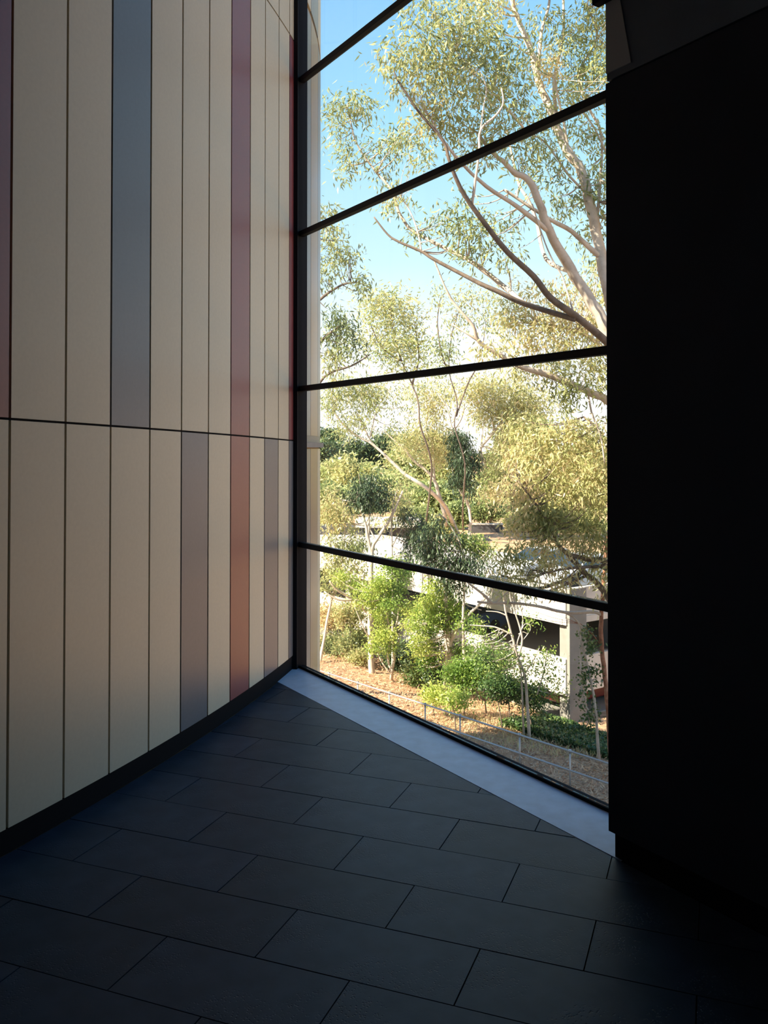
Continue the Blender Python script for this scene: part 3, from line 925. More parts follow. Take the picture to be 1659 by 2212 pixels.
# --- gum with golden crown in the middle panes
D = 22.0
tree('golden_gum_tree', 'gum with golden leaf mass and dark drooping sprays below the pale limbs', 'tree', (1440, 22), [
    ([(1410, 1150, D), (1360, 920, D), (1312, 866, D - .2), (1279, 850, D - .4), (1226, 826, D - .6), (1169, 805, D - .8), (1128, 793, D - 1), (1091, 773, D - 1.1), (1066, 760, D - 1.2), (1033, 736, D - 1.3), (1021, 703, D - 1.4), (980, 654, D - 1.4), (960, 617, D - 1.4), (935, 555, D - 1.4)], 11, 1.5),
    ([(1033, 736, D - 1.3), (1005, 718, D - 1.3), (975, 700, D - 1.2)], 3, 1.5),
    ([(1360, 920, D), (1330, 800, D), (1290, 740, D), (1230, 710, D), (1160, 700, D)], 7, 2),
    ([(1270, 845, D - .4), (1278, 890, D - .5), (1297, 940, D - .5), (1306, 1000, D - .4)], 2.5, 1.5),
], [
    (1110, 690, D, 46, 34, 1, .6), (1170, 680, D, 50, 36, 1, .75), (1230, 690, D, 50, 36, 1, .75), (1285, 700, D, 36, 36, 1, .75), (1150, 730, D - .3, 56, 34, 1, .75), (1220, 740, D - .3, 56, 34, 1, .7), (1285, 750, D, 36, 34, 1, .7), (1130, 640, D + .4, 34, 26, .7, .65), (1190, 630, D + .3, 45, 24, .8, .7), (1090, 670, D + .2, 30, 34, .7, .55),
    (1040, 755, D - 1.2, 40, 18, .9, .6), (1095, 760, D - .8, 40, 18, .8, .6), (1165, 800, D - .6, 40, 26, .8, .45), (1215, 830, D - .6, 36, 34, 1, .15), (1210, 790, D - .4, 44, 24, .9, .35), (1270, 800, D - .3, 40, 34, .9, .6), (1240, 850, D - .6, 30, 24, .8, .2), (1300, 850, D - .3, 22, 40, .7, .4), (1215, 870, D - .6, 12, 26, .8, .15),
    (1250, 610, D + .6, 40, 26, .6, .5), (1290, 570, D + .8, 26, 36, .6, .4), (1265, 640, D + .5, 40, 26, .8, .6), (1300, 640, D + .5, 24, 40, .8, .5), (1120, 800, D, 50, 22, .8, .6),
] + beyond(24, (1325, 1700), (580, 960), D, 52, .65), 'gold_leaf', leaf=(0.17, 0.036), dens=1.6, spread=.15)

# --- gum on the right with horizontal dark limb, heavy foliage down to the deck
D = 24.0
tree('spreading_gum_tree', 'gum with heavy hanging olive foliage and dark limbs reaching in front of the roof deck', 'tree', (1360, 24), [
    ([(1350, 1350, D), (1318, 1224, D), (1270, 1208, D - .2), (1226, 1196, D - .4), (1200, 1168, D - .5), (1188, 1135, D - .6), (1150, 1080, D - .7), (1120, 1040, D - .7)], 8, 2),
    ([(1318, 1224, D), (1260, 1225, D - .8), (1215, 1230, D - 1), (1180, 1238, D - 1.2)], 4.5, 1.4),
    ([(1226, 1196, D - .4), (1260, 1235, D + .3), (1295, 1265, D + .5), (1325, 1310, D + .6)], 6, 7),
    ([(1350, 1350, D), (1335, 1050, D + .5), (1300, 940, D + .5), (1260, 900, D + .5)], 7, 2),
], [
    (1120, 930, D + .6, 45, 34, .9, .55), (1180, 940, D + .4, 50, 36, 1, .65), (1240, 930, D + .3, 50, 36, 1, .65), (1290, 950, D + .4, 34, 40, 1, .65), (1110, 980, D + .4, 36, 36, .8, .7), (1160, 1000, D, 50, 40, 1, .7), (1220, 1000, D, 50, 40, 1, .7), (1285, 1020, D, 40, 46, 1, .7), (1240, 1060, D - .3, 55, 40, 1, .65), (1180, 1050, D - .3, 50, 34, 1, .55), (1295, 1080, D - .2, 34, 40, 1, .6),
    (1130, 1060, D - .6, 34, 36, .9, .85), (1110, 1040, D - .4, 24, 22, .7, .9), (1165, 1100, D - .6, 40, 36, 1, .12), (1180, 1130, D - .6, 36, 30, 1, .1), (1230, 1110, D - .4, 46, 32, 1, .2), (1130, 1120, D - .5, 34, 34, .9, .7), (1120, 1150, D - .6, 30, 20, .8, .75), (1280, 1130, D - .3, 40, 34, 1, .3), (1170, 1170, D - .7, 40, 28, .9, .7), (1225, 1160, D - .5, 45, 26, .9, .65), (1290, 1170, D - .2, 32, 30, .9, .45),
    (1180, 1215, D - .8, 40, 30, .9, .75), (1220, 1230, D - .9, 34, 24, .6, .75), (1260, 1190, D - .3, 40, 20, .7, .7), (1160, 1245, D - 1, 30, 20, .7, .7), (1120, 1215, D - 1, 24, 36, .8, .3), (1100, 1200, D - 1, 26, 26, .8, .35), (1090, 1230, D - 1, 22, 24, .7, .4), (1210, 1265, D - 1, 30, 16, .5, .7), (1110, 1260, D - 1, 26, 16, .5, .4), (1290, 1230, D, 26, 26, .4, .5),
] + beyond(24, (1325, 1650), (920, 1300), D, 50, .6), 'gold_leaf', bark='dark_bark', leaf=(0.18, 0.04), dens=1.9, spread=.15, droop=.9)

# --- tall gum half hidden behind the drum
D = 30.0
tree('drum_side_gum_tree', 'gum with layered grey-green tufts reaching out from behind the drum', 'tree', (640, 31), [
    ([(640, 1150, D), (650, 800, D), (660, 600, D), (672, 480, D), (680, 430, D)], 10, 3),
    ([(650, 800, D), (690, 740, D - .3), (740, 700, D - .4)], 5, 2),
    ([(655, 680, D), (700, 640, D), (740, 615, D), (770, 610, D)], 4, 1.4),
    ([(645, 900, D), (700, 815, D - .4), (760, 790, D - .6), (800, 765, D - .6)], 3.5, 1.2),
], [
    (705, 455, D, 24, 22, .9, .5), (720, 490, D, 26, 22, .9, .55), (705, 520, D, 28, 22, .9, .5), (735, 535, D, 32, 24, .9, .5), (715, 570, D, 30, 26, .9, .5), (750, 560, D, 18, 18, .7, .5), (705, 610, D, 20, 22, .7, .35), (775, 605, D, 14, 16, .8, .3), (785, 625, D, 10, 16, .8, .3),
    (715, 685, D - .3, 26, 24, 1, .12), (745, 700, D - .3, 32, 28, 1, .1), (715, 730, D - .3, 28, 28, 1, .12), (760, 730, D - .4, 26, 26, .9, .15), (735, 755, D - .3, 34, 24, .9, .5), (710, 770, D - .3, 20, 18, .8, .6), (775, 765, D - .4, 22, 22, .7, .25),
    (720, 795, D - .4, 30, 14, .6, .6),
], 'gum_leaf', bark='dark_bark', leaf=(0.2, 0.045), dens=1.25, spread=.18)

# --- lime crowned gum in the middle distance
D = 52.0
tree('lime_crowned_gum_tree', 'gum with rounded lime-yellow tufts standing against white sky', 'tree', (915, 60), [
    ([(925, 1090, D + 4), (932, 1000, D + 1), (908, 920, D), (904, 870, D), (890, 830, D), (868, 780, D), (850, 720, D), (845, 670, D)], 2.4, 1.0),
    ([(890, 830, D), (905, 770, D), (895, 700, D)], 2.5, 1),
    ([(868, 780, D), (825, 750, D), (800, 700, D)], 2.5, 1),
], [
    (815, 650, D, 38, 22, 1, .75), (850, 655, D, 42, 24, 1, .7), (800, 680, D, 30, 20, .8, .65), (845, 700, D, 46, 24, .9, .7), (890, 685, D, 28, 26, .9, .75), (810, 735, D, 44, 22, .9, .8), (865, 740, D, 46, 24, .9, .7), (835, 770, D, 45, 16, .8, .45), (895, 760, D, 32, 26, .7, .65), (905, 715, D, 18, 22, .6, .7), (870, 795, D, 45, 22, .7, .7),
], 'far_leaf', bark='dark_bark', leaf=(0.28, 0.07), dens=1.15, spread=.38, droop=.3)
D = 50.0
tree('sparse_gum_tree', 'thin gum with see-through pale foliage beside the lime-yellow crown', 'tree', (1000, 60), [
    ([(1000, 1090, D + 5), (1004, 1000, D + 1), (982, 920, D), (988, 870, D), (970, 800, D), (975, 730, D), (985, 690, D), (1000, 650, D)], 2, .8),
    ([(970, 800, D), (955, 770, D), (945, 700, D), (950, 650, D)], 2, .8),
    ([(985, 900, D), (1010, 830, D), (1035, 780, D), (1050, 700, D)], 2, .8),
], [
    (950, 640, D, 26, 20, .45, .6), (1000, 640, D, 40, 22, .5, .65), (985, 690, D, 34, 26, .45, .6), (1040, 680, D, 34, 30, .4, .6), (960, 760, D, 26, 36, .7, .4), (935, 740, D, 18, 22, .4, .45), (1060, 640, D, 30, 24, .4, .6), (950, 800, D, 24, 20, .5, .5),
], 'gum_leaf', bark='dark_bark', leaf=(0.26, 0.06), dens=1.4, spread=.4)

# --- leaning grey trunk, thin crown
D = 56.0
tree('leaning_gum_tree', 'gum leaning left with long straight grey trunk and thin crown', 'tree', (990, 62), [
    ([(962, 1095, D + 3), (920, 1053, D), (877, 1026, D), (845, 996, D), (802, 957, D), (772, 942, D), (740, 915, D), (722, 890, D)], 5, 1.6),
    ([(802, 957, D), (785, 920, D), (770, 890, D)], 2.2, 1),
    ([(800, 945, D), (808, 905, D), (815, 880, D), (800, 860, D)], 1.8, .8),
], [
    (735, 860, D, 34, 26, .7, .55), (715, 880, D, 22, 26, .6, .5), (750, 920, D, 30, 26, .7, .55), (780, 850, D, 40, 24, .7, .6), (810, 870, D, 30, 30, .6, .55), (775, 900, D, 26, 22, .5, .55), (820, 840, D, 40, 18, .7, .65), (740, 830, D, 40, 18, .7, .55), (845, 930, D, 22, 24, .35, .5), (870, 870, D, 30, 30, .25, .5),
], 'gum_leaf', leaf=(0.27, 0.06), dens=1.7, spread=.4)
D = 60.0
tree('pale_limbed_gum_tree', 'gum with bright pale forked limb behind the leaning grey trunk', 'tree', (962, 62), [
    ([(962, 1120, D), (950, 1075, D), (938, 1037, D), (923, 1018, D), (893, 994, D), (875, 971, D), (850, 950, D), (825, 925, D)], 5, 1.4),
    ([(938, 1037, D), (937, 1000, D), (935, 965, D), (920, 930, D), (925, 890, D)], 3, 1),
], [
    (880, 960, D, 40, 22, .7, .6), (910, 930, D, 40, 26, .6, .65), (930, 880, D, 36, 34, .5, .65), (900, 845, D, 36, 26, .45, .6), (950, 850, D, 40, 34, .5, .6), (940, 980, D, 36, 26, .8, .75), (965, 950, D, 36, 36, .7, .65),
], 'gold_leaf', leaf=(0.27, 0.06), dens=1.9, spread=.4)
D = 58.0
tree('slim_forked_gum_tree', 'slim gum with dark hanging leaf curtain above a crooked pale trunk', 'tree', (1014, 58), [
    ([(1015, 1140, D), (1017, 1127, D), (1011, 1090, D), (998, 1065, D), (985, 1045, D), (975, 1000, D)], 4, 2),
    ([(1011, 1090, D), (1014, 1060, D), (1000, 1040, D), (985, 1000, D), (985, 950, D)], 2.2, 1.2),
    ([(985, 950, D), (975, 920, D), (965, 880, D), (945, 850, D)], 2.6, 1),
    ([(980, 930, D), (998, 900, D), (1005, 860, D)], 2.6, 1),
], [
    (990, 955, D - 1, 28, 22, 1.5, .0), (1000, 985, D - 1, 32, 28, 1.5, .0), (1005, 1020, D - 1, 26, 28, 1.4, .05), (1010, 1055, D - 1, 20, 22, 1.1, .1), (985, 1040, D - 1, 20, 18, 1, .1), (1025, 1000, D - 1, 16, 22, 1, .1),
], 'dark_leaf', leaf=(0.32, 0.06), dens=1.8, spread=.22, droop=1.3)  # leaf curtain in shadow: its shade is painted as dark leaf colour
D = 57.0
tree('bowed_gum_tree', 'gum with two thin bowed dark stems and a white fork under golden leaves', 'tree', (1165, 60), [
    ([(1150, 1110, D), (1140, 1075, D), (1119, 1047, D), (1095, 1006, D), (1084, 981, D), (1048, 965, D), (1037, 968, D)], 3.5, 1.3),
    ([(1119, 1047, D), (1090, 1020, D), (1060, 1000, D), (1035, 990, D)], 2, 1),
    ([(1048, 1010, D), (1037, 971, D), (1052, 950, D), (1068, 932, D), (1090, 905, D), (1105, 885, D), (1130, 850, D)], 4.5, 1.4),
    ([(1068, 932, D), (1064, 910, D), (1058, 890, D)], 2.6, 1.2),
    ([(1040, 960, D), (1045, 915, D), (1056, 900, D)], 1.8, .8),
], [
    (1010, 850, D, 36, 24, .6, .6), (1050, 840, D, 44, 30, .9, .65), (1080, 870, D, 34, 30, .8, .7), (1040, 890, D, 36, 26, .8, .6), (1110, 840, D, 40, 26, .8, .6), (1100, 900, D, 46, 26, .9, .45), (1130, 880, D, 40, 24, .8, .5), (1100, 950, D, 36, 36, .9, .7), (1070, 1000, D, 30, 34, .7, .4), (1160, 870, D, 44, 24, .7, .55), (1075, 1060, D, 34, 30, .8, .8),
], 'gold_leaf', leaf=(0.27, 0.06), dens=2.0, spread=.4)

# --- far line of trees
def far(px, py, d, rx, ry, lm, label, tint, group='far trees beyond the car park'):
    cl = []
    for k in range(10):
        cl.append((px + random.uniform(-.8, .8) * rx, py + random.uniform(-.5, 1.2) * ry, d + random.uniform(-1, 1), rx * random.uniform(.4, .6), ry * random.uniform(.4, .55), 1.0, min(1, max(0, tint + random.uniform(-.12, .12)))))
    tree('far_tree', label, 'tree', (px, d), [([(px, py + ry, d), (px - 4, py, d), (px + 3, py - ry * .5, d)], 3, 1)], cl, lm, bark='dark_bark', leaf=(0.55, 0.17), dens=3.0, spread=.5, group=group, per=12, droop=.25, depth=.8)
DG = 'dark grey-green tree on the skyline beyond the car park'
GD = 'golden rounded tree in the bush beyond the car park'
GR = 'fresh green tree in the bush beyond the car park'
for a in ((705, 955, 125, 26, 28), (740, 985, 120, 36, 34), (795, 975, 122, 38, 30), (860, 965, 124, 44, 30), (930, 960, 126, 44, 34)):
    far(*a, 'dark_leaf', DG, .55, 'dark skyline trees')
for k_ in range(7):
    far(470 + 36 * k_, 985 + 8 * (k_ % 3), 112 + 4 * (k_ % 2), 42, 40, 'dark_leaf', DG, .6, 'dark skyline trees')
for a in ((715, 1030, 92, 44, 36), (770, 1025, 90, 40, 36), (850, 1055, 88, 50, 46), (975, 1010, 95, 48, 50), (1060, 1050, 88, 44, 50), (900, 1010, 96, 46, 40), (1150, 1000, 92, 60, 56), (1250, 1000, 94, 60, 56), (1250, 1090, 80, 60, 50)):
    far(*a, 'far_leaf', GD, .75, 'golden far trees')
for a in ((720, 1085, 82, 46, 44), (800, 1060, 84, 40, 40), (955, 1080, 80, 46, 50), (1040, 1110, 78, 40, 36), (1090, 1010, 84, 44, 50), (905, 1100, 80, 40, 44), (1130, 930, 96, 50, 36), (1300, 1150, 76, 40, 40)):
    far(*a, 'far_leaf', GR, .4, 'green far trees')

# --- Y-trunk gum on the bank
D = 36.0
tree('bank_gum_tree', 'gum on the mulched bank with straight white trunk forking high into a dark tuft', 'tree', (803, 36), [
    ([(801, 1400, D), (800, 1300, D), (802, 1230, D), (804, 1187, D), (812, 1168, D), (843, 1121, D), (856, 1093, D), (870, 1060, D)], 7, 1.8),
    ([(803, 1195, D), (796, 1168, D), (789, 1130, D), (780, 1105, D), (770, 1085, D)], 4.5, 1.3),
    ([(796, 1170, D), (797, 1130, D), (800, 1080, D)], 3, 1.2),
    ([(812, 1168, D), (800, 1145, D), (785, 1125, D)], 2.2, 1),
    ([(800, 1330, D), (785, 1312, D), (755, 1290, D - .3), (727, 1273, D - .5), (712, 1255, D - .6)], 5, 2),
    ([(762, 1296, D - .3), (730, 1295, D - .5), (700, 1278, D - .6)], 3, 1.4),
    ([(802, 1385, D), (785, 1355, D - .3), (770, 1320, D - .4), (762, 1300, D - .4)], 1.8, .8),
], [
    (790, 1035, D, 26, 18, 1.3, .1), (800, 1060, D, 40, 24, 1.3, .05), (785, 1085, D, 32, 20, 1.2, .05), (820, 1085, D, 26, 20, 1.2, .05), (775, 1065, D, 20, 20, 1, .1), (835, 1070, D, 16, 20, .8, .15),
], 'dark_leaf', leaf=(0.2, 0.042), dens=1.8, spread=.16, droop=1.2)
D = 37.5
tree('olive_gum_tree', 'young gum with loose pale olive leaves beside the drum', 'tree', (690, 37), [
    ([(700, 1380, D), (715, 1300, D), (735, 1230, D), (745, 1150, D), (740, 1080, D)], 3.5, 1.2),
    ([(715, 1300, D), (740, 1250, D), (775, 1215, D)], 2, 1),
    ([(735, 1230, D), (715, 1180, D), (710, 1130, D)], 2, 1),
], [
    (725, 1200, D, 32, 24, .8, .55), (745, 1180, D, 36, 20, .9, .4), (775, 1185, D, 30, 20, .9, .35), (710, 1230, D, 26, 26, .7, .6), (760, 1225, D, 34, 24, .6, .6), (730, 1255, D, 34, 22, .7, .5), (705, 1270, D, 20, 20, .6, .45), (785, 1245, D, 20, 24, .5, .6), (710, 1150, D, 24, 22, .6, .7), (735, 1120, D, 36, 26, .8, .8), (715, 1085, D, 30, 30, .8, .8), (765, 1150, D, 26, 16, .5, .6), (830, 1120, D, 26, 22, .5, .7), (860, 1070, D, 30, 36, .6, .75), (870, 1110, D, 30, 24, .6, .6),
], 'gum_leaf', leaf=(0.2, 0.046), dens=2.0, spread=.2)
D = 37.0
tree('sapling', 'pole-thin straight sapling with sagging dark leaves in front of the shelter', 'tree', (848, 37), [
    ([(848, 1400, D), (848, 1310, D), (847, 1200, D), (846, 1120, D), (850, 1085, D), (858, 1060, D)], 2.6, 1.2),
    ([(847, 1180, D), (870, 1140, D), (900, 1110, D)], 1.4, .8),
], [
    (880, 1115, D, 26, 20, .8, .1), (905, 1140, D, 32, 26, 1.1, .1), (890, 1165, D, 26, 20, 1, .15), (925, 1170, D, 32, 22, 1.1, .1), (895, 1195, D, 34, 16, 1, .15),
], 'dark_leaf', leaf=(0.22, 0.042), dens=1.7, spread=.16, droop=1.2)

D = 32.5
tree('hanging_gum_tree', 'gum with dark leaf curtains hanging in front of the upper parapet band', 'tree', (1003, 32), [
    ([(1003, 1440, D), (1000, 1340, D), (1004, 1240, D), (995, 1180, D), (975, 1140, D), (950, 1110, D)], 3.6, 1.2),
    ([(1003, 1250, D), (1030, 1215, D), (1055, 1190, D)], 2, 1),
    ([(998, 1190, D), (960, 1190, D), (925, 1180, D)], 2, 1),
], [
    (930, 1195, D, 30, 22, 1.1, .2), (950, 1210, D, 36, 22, 1.2, .15), (985, 1215, D, 36, 24, 1.2, .1), (975, 1250, D, 28, 26, 1.1, .1), (1015, 1220, D, 36, 22, 1.1, .15), (960, 1165, D, 32, 24, 1, .3), (1000, 1272, D, 20, 18, 1, .1), (920, 1160, D, 28, 22, .9, .3), (1040, 1235, D, 26, 16, .8, .3), (945, 1130, D, 26, 18, .7, .5),
    (1000, 1172, D + .4, 38, 18, .8, 1.0), (1035, 1185, D + .4, 30, 16, .8, 1.0),
], 'dark_leaf', leaf=(0.2, 0.042), dens=1.9, spread=.16, droop=1.2)

# --- wattles
W_LEAF = dict(leaf=(0.13, 0.042), droop=.05, per=30, spread=.15)
D = 34.5
tree('wattle_tree', 'many-stemmed wattle with feathery bright green clouds of leaf over the mulch edge', 'tree', (846, 35), [
    ([(846, 1455, D), (852, 1420, D), (850, 1385, D), (838, 1340, D), (830, 1280, D)], 4, 1.4),
    ([(846, 1450, D), (838, 1425, D), (842, 1390, D), (860, 1330, D), (858, 1250, D)], 2.6, 1.2),
    ([(842, 1452, D), (828, 1435, D), (815, 1410, D)], 2.2, 1),
    ([(860, 1345, D), (885, 1360, D), (912, 1378, D - .2)], 4, 3),
    ([(912, 1340, D), (890, 1335, D), (870, 1325, D)], 2.5, 1.5),
], [
    (845, 1222, D, 28, 15, 1, .5), (868, 1240, D + .5, 26, 14, 1, .4), (822, 1258, D - .4, 30, 14, 1, .7), (798, 1280, D, 22, 11, .9, .8), (852, 1268, D, 26, 15, 1, .3), (812, 1302, D + .5, 24, 11, .9, .8), (845, 1300, D - .4, 28, 12, .9, .45), (820, 1328, D, 22, 11, .9, .7), (862, 1328, D + .6, 24, 11, .8, .35), (888, 1312, D, 20, 11, .9, .8),
    (825, 1372, D - .3, 30, 13, 1, .85), (808, 1398, D - .5, 22, 10, .9, .7), (842, 1398, D, 24, 11, .8, .5), (780, 1296, D, 22, 9, .8, .85), (765, 1268, D + .8, 26, 12, .8, .75), (735, 1248, D + .8, 24, 12, .7, .8),
], 'wattle_leaf', dens=2.0, **W_LEAF)
D = 33.0
tree('wattle_tree', 'wattle with stout dark trunk and bright feathery leaf in front of the blue car', 'tree', (970, 33), [
    ([(971, 1440, D), (970, 1412, D), (968, 1367, D), (964, 1320, D), (962, 1280, D), (955, 1235, D)], 13, 3),
    ([(970, 1400, D), (985, 1360, D - .2), (1010, 1330, D - .4), (1050, 1290, D - .5), (1070, 1262, D - .5)], 5, 1.6),
    ([(968, 1370, D), (940, 1340, D), (915, 1310, D)], 4, 1.4),
    ([(966, 1330, D), (990, 1300, D), (1015, 1310, D), (1040, 1318, D)], 2, 1),
], [
    (940, 1268, D, 26, 13, 1, .8), (962, 1285, D + .5, 22, 14, .9, .45), (925, 1300, D - .4, 24, 12, 1, .8), (955, 1312, D, 30, 14, 1, .35), (905, 1325, D + .4, 30, 12, 1, .7), (938, 1335, D - .4, 26, 12, 1, .55), (896, 1350, D, 28, 11, 1, .75), (925, 1362, D + .5, 26, 12, 1, .3), (958, 1350, D, 24, 16, .9, .2), (985, 1318, D, 22, 14, .8, .5),
    (905, 1386, D - .4, 20, 11, 1, .9), (912, 1408, D - .5, 26, 10, 1, .85), (938, 1400, D + .5, 22, 16, 1, .1), (925, 1432, D + .3, 26, 14, .9, .15), (1002, 1345, D - .4, 28, 12, .7, .3), (1032, 1350, D - .4, 22, 10, .7, .7), (998, 1400, D, 30, 20, .7, .2), (1010, 1175, D, 36, 14, .9, .8), (1040, 1190, D, 30, 12, .8, .8),
], 'wattle_leaf', dens=2.0, bark='bark', **W_LEAF)

# --- thin trees in front of the car park corner
D = 27.5
tree('thin_tree', 'thin twisted tree with bare twigs in front of the car park bands', 'tree', (1142, 27.5), [
    ([(1135, 1470, D), (1118, 1420, D), (1105, 1370, D), (1092, 1320, D), (1085, 1270, D), (1078, 1220, D)], 3.6, 1.2),
    ([(1118, 1425, D), (1128, 1380, D), (1115, 1330, D), (1102, 1290, D), (1100, 1240, D)], 2.6, 1.1),
    ([(1105, 1370, D), (1070, 1355, D), (1040, 1352, D), (1015, 1350, D)], 2.4, 1),
    ([(1095, 1330, D), (1075, 1322, D), (1050, 1320, D)], 2, .8),
    ([(1128, 1385, D), (1145, 1362, D), (1144, 1350, D), (1134, 1348, D), (1128, 1358, D)], 1, .7),
    ([(1120, 1370, D), (1130, 1365, D), (1140, 1370, D)], 1, .6),
], [
    (1060, 1370, D, 34, 20, .5, .4), (1050, 1400, D, 34, 24, .6, .3), (1085, 1390, D, 26, 24, .4, .4), (1150, 1340, D, 24, 14, .5, .4), (1120, 1430, D, 30, 22, .6, .5), (1070, 1440, D, 30, 20, .5, .4), (1020, 1380, D, 26, 22, .5, .4), (1150, 1440, D, 30, 20, .6, .55),
], 'wattle_leaf', bark='bark', leaf=(0.12, 0.035), dens=.9, spread=.16, droop=.3)
tree('thin_tree', 'slim bending tree whose leafy stem crosses the lower parapet band', 'tree', (1130, 28), [
    ([(1128, 1500, D), (1125, 1450, D), (1115, 1400, D), (1130, 1340, D + .2), (1112, 1280, D + .2)], 2.4, 1),
    ([(1125, 1470, D), (1150, 1430, D), (1165, 1400, D)], 1.6, .8),
    ([(1160, 1500, D), (1175, 1450, D), (1182, 1405, D)], 1.6, .8),
], [
    (1180, 1415, D, 16, 20, .8, .55), (1185, 1440, D, 18, 22, .7, .5), (1160, 1460, D, 26, 18, .6, .5), (1205, 1470, D, 20, 22, .6, .5), (1130, 1460, D, 30, 16, .5, .45), (1195, 1500, D, 24, 16, .6, .4),
], 'wattle_leaf', bark='bark', leaf=(0.12, 0.035), dens=.9, spread=.16, droop=.3)
D = 25.5
tree('red_barked_tree', 'tree with peeling red-brown bark beside the corner pier, sending a broken pale limb left', 'tree', (1318, 25.5), [
    ([(1314, 1540, D), (1309, 1480, D), (1302, 1420, D), (1298, 1360, D), (1301, 1300, D), (1306, 1230, D), (1312, 1150, D)], 5.5, 4),
    ([(1302, 1400, D), (1280, 1370, D), (1255, 1348, D)], 1.2, .8),
], [
    (1060, 1265, D, 26, 12, .3, .5), (1130, 1280, D, 26, 12, .3, .5), (1300, 1250, D, 20, 26, .5, .5),
], 'gum_leaf', bark='red_bark', dens=1, limbs=[
    ([(1301, 1330, D), (1283, 1322, D), (1236, 1324, D), (1205, 1320, D), (1164, 1310, D), (1111, 1303, D), (1062, 1303, D), (1031, 1300, D)], 4, 2.6),
    ([(1062, 1303, D), (1045, 1285, D), (1015, 1262, D), (992, 1243, D)], 3.6, 1.6),
    ([(1070, 1303, D), (1090, 1285, D), (1105, 1272, D)], 2, 1),
])
tree('ivy_stemmed_tree', 'curving thin tree wrapped in ivy beside the red-barked trunk', 'tree', (1292, 25.8), [
    ([(1288, 1555, D), (1282, 1500, D), (1270, 1440, D), (1256, 1385, D), (1254, 1355, D), (1240, 1335, D), (1222, 1325, D)], 3.4, 1.6),
    ([(1282, 1545, D), (1262, 1520, D), (1257, 1480, D), (1254, 1420, D), (1255, 1370, D)], 2.4, 1.6),
], [
    (1275, 1400, D, 16, 26, .8, .5), (1265, 1450, D, 14, 30, .8, .45), (1268, 1500, D, 14, 30, .8, .4), (1290, 1460, D, 14, 26, .6, .4), (1275, 1540, D, 20, 18, .9, .6), (1262, 1370, D, 12, 14, .6, .6),
], 'ivy_leaf', bark='bark', leaf=(0.10, 0.06), dens=1.3, spread=.10, droop=.3)

# --- shrubs
def shrub(name, label, px, py, d, rx, ry, lm, tint, leaf=(0.11, 0.04), dens=2.2, n=6, group=None):
    cl = []
    for k in range(n):
        a = 2 * math.pi * k / n
        cl.append((px + math.cos(a) * rx * .5, py - ry * .15 + math.sin(a) * ry * .4, d + random.uniform(-.4, .4), rx * .5, ry * .5, 1, min(1, max(0, tint + random.uniform(-.15, .15)))))
    st = []
    for k in range(4):
        st.append(([(px + (k - 1.5) * rx * .12, py + ry * .8, d), (px + (k - 1.5) * rx * .35, py, d + random.uniform(-.2, .2))], 1.6, .8))
    return tree(name, label, 'shrub', (px, d), st, cl, lm, bark='dark_bark', leaf=leaf, dens=dens, spread=.13, droop=.1, per=18, group=group, twigs=False)
shrub('shrub', 'rounded dark green shrub between the wattle trunk and the handrail', 1005, 1465, 30.0, 52, 46, 'wattle_leaf', .3)
shrub('shrub', 'low dark shrub in front of the lowest parking level', 1085, 1490, 28.5, 46, 40, 'ivy_leaf', .5)
shrub('shrub', 'scrubby dark bush at the foot of the thin twisted tree', 1150, 1510, 28.5, 40, 36, 'ivy_leaf', .6)
shrub('shrub', 'deep green bush half hidden behind the rounded dark green shrub', 1050, 1440, 30.5, 40, 34, 'ivy_leaf', .55)
shrub('shrub', 'shaded bush hugging the stout dark trunk', 945, 1465, 34.0, 30, 30, 'dark_leaf', .4, leaf=(.13, .045))
shrub('shrub', 'small leafy bush against the lower parapet band', 1100, 1425, 29.6, 26, 22, 'ivy_leaf', .8, dens=1.4)
shrub('shrub', 'pale lime groundcover shrub spilling towards the handrail', 940, 1505, 29.0, 36, 24, 'wattle_leaf', .95)
shrub('shrub', 'low lime shrub behind the handrail below the stout trunk', 985, 1515, 27.5, 30, 20, 'wattle_leaf', .85)
shrub('shrub', 'reddish-tinted shrub beside the drum behind the mulch', 712, 1335, 40.0, 36, 34, 'gold_leaf', .9, leaf=(.16, .05))
shrub('shrub', 'pale loose bush below the low bare branch beside the drum', 755, 1330, 39.0, 40, 34, 'gum_leaf', .7, leaf=(.16, .05), dens=1.7)
shrub('shrub', 'olive bush next to the drum at the top of the mulch', 718, 1395, 39.5, 30, 34, 'gum_leaf', .35, leaf=(.16, .05))
shrub('shrub', 'brushy olive bush between the drum and the white trunk', 765, 1395, 38.5, 36, 38, 'gum_leaf', .5, leaf=(.16, .05))
shrub('shrub', 'low yellowish bush at the left foot of the white trunk', 775, 1425, 37.5, 26, 18, 'gold_leaf', .5, leaf=(.14, .04))
shrub('shrub', 'leafy dark bush between the many-stemmed wattle and the stout trunk', 905, 1465, 34.5, 34, 34, 'ivy_leaf', .7)
shrub('shrub', 'tall dark thicket behind the many-stemmed wattle', 870, 1425, 37.5, 46, 40, 'dark_leaf', .4, leaf=(.16, .05))
shrub('shrub', 'pale grey-leaved bush behind the white trunk', 830, 1350, 39.5, 40, 40, 'gum_leaf', .5, leaf=(.16, .05))

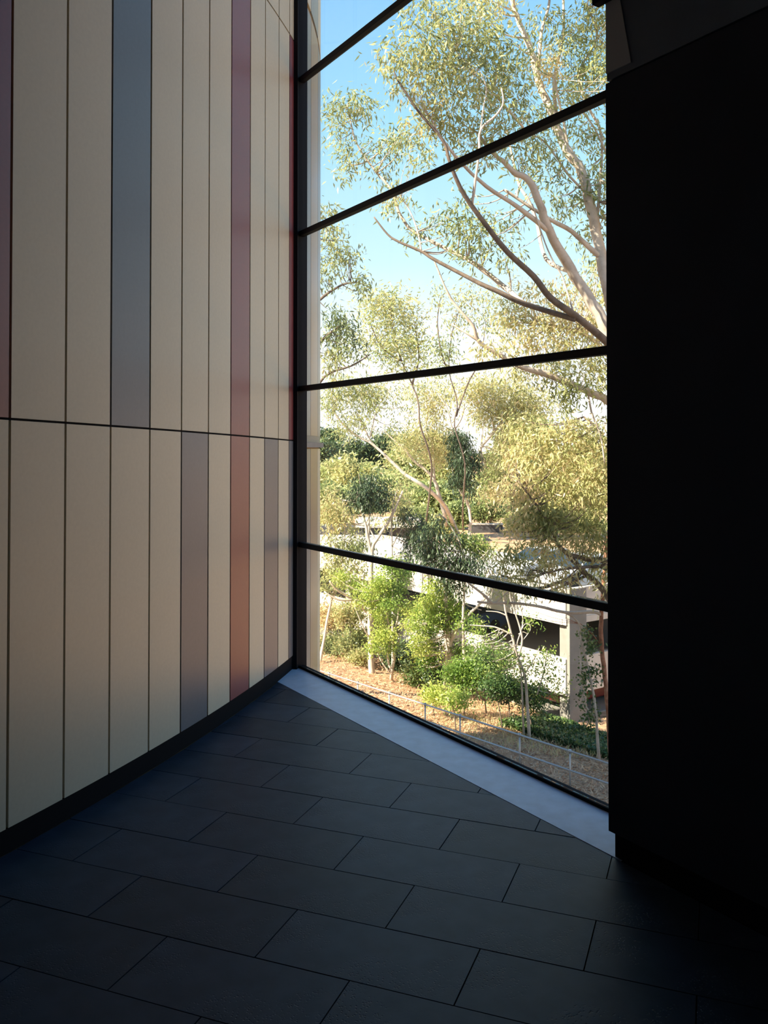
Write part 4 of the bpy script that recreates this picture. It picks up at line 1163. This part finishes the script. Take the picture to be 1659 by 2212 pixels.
for i, (px, py, d, rx, ry, lm, ti, lb) in enumerate((
        (910, 1125, 63, 34, 30, 'far_leaf', .4, 'green bush beside the shelter roof end'),
        (950, 1145, 61, 34, 24, 'far_leaf', .7, 'golden bush between the shelter and the pale forked limb'),
        (985, 1120, 66, 34, 34, 'far_leaf', .35, 'leafy green bush behind the crooked pale trunk'),
        (1050, 1105, 66, 40, 30, 'far_leaf', .3, 'dense green bush above the brown-grey garden wall'),
        (1122, 1130, 65, 34, 34, 'far_leaf', .7, 'golden bush at the right end of the brown-grey garden wall'),
        (720, 1120, 70, 34, 34, 'far_leaf', .75, 'golden bush behind the shelter next to the drum'),
        (1180, 1140, 64, 50, 34, 'far_leaf', .5, 'olive bush beyond the parked silver car'),
        (1260, 1140, 64, 50, 36, 'far_leaf', .6, 'yellow-olive bush beyond the roof deck, behind the dark limb'))):
    shrub('bush', lb, px, py, d, rx, ry, lm, ti, leaf=(.3, .09), dens=2.6)

# --- ground covers: leaf litter, ivy, dry grass
def scatter(name, label, cat, region, n, mat, leaf, tint, lift=0.02, up=0.2):
    pts = []
    while len(pts) < n:
        px, py = random.uniform(*region[0]), random.uniform(*region[1])
        if region[2] is not None and not region[2](px, py): continue
        z = -7.6
        for _ in range(6):
            q = on_z(px, py, z)
            z = gz(q.x, q.y) + 0.02
        if q.y > 48 or to_ab(q.x, q.y)[1] > -0.35: continue
        pts.append((q.x, q.y, z + random.uniform(0, lift)))
    B = np.array(pts)
    m = len(B)
    Dr = RNG.normal(size=(m, 3))
    Dr[:, 2] = np.abs(Dr[:, 2]) * up
    Dr = unit(Dr)
    Sd = unit(np.cross(Dr, np.array([0, 0, 1.0])[None] + RNG.normal(scale=0.4, size=(m, 3))))
    o = leaf_mesh(name, B, Dr, Sd, leaf[0] * (0.6 + 0.8 * RNG.random(m)), leaf[1] * (0.7 + 0.6 * RNG.random(m)), np.clip(tint + RNG.normal(scale=.25, size=m), 0, 1), mat, None)
    set_tags(o, label, cat, kind='stuff')
    return o
scatter('leaf_litter', 'dry orange leaf litter strewn over the mulched bank', 'leaf litter', ((690, 1330), (1405, 1760), None), 22000, 'litter_leaf', (0.16, 0.04), .55, .03)
scatter('ivy_cover', 'dark green ivy carpet below the corner pier', 'ivy', ((1060, 1330), (1535, 1640), lambda x, y: y < 1545 + (x - 1000) * .31 and y > 1570 - (x - 1060) * .12), 16000, 'ivy_leaf', (0.11, 0.08), .5, .22, .6)
scatter('dry_grass', 'straw-coloured grass and weeds around the handrail posts', 'grass', ((950, 1330), (1500, 1640), lambda x, y: y < 1600 + (x - 1000) * .2), 2600, 'gold_leaf', (0.20, 0.018), .8, .03, 2.0)
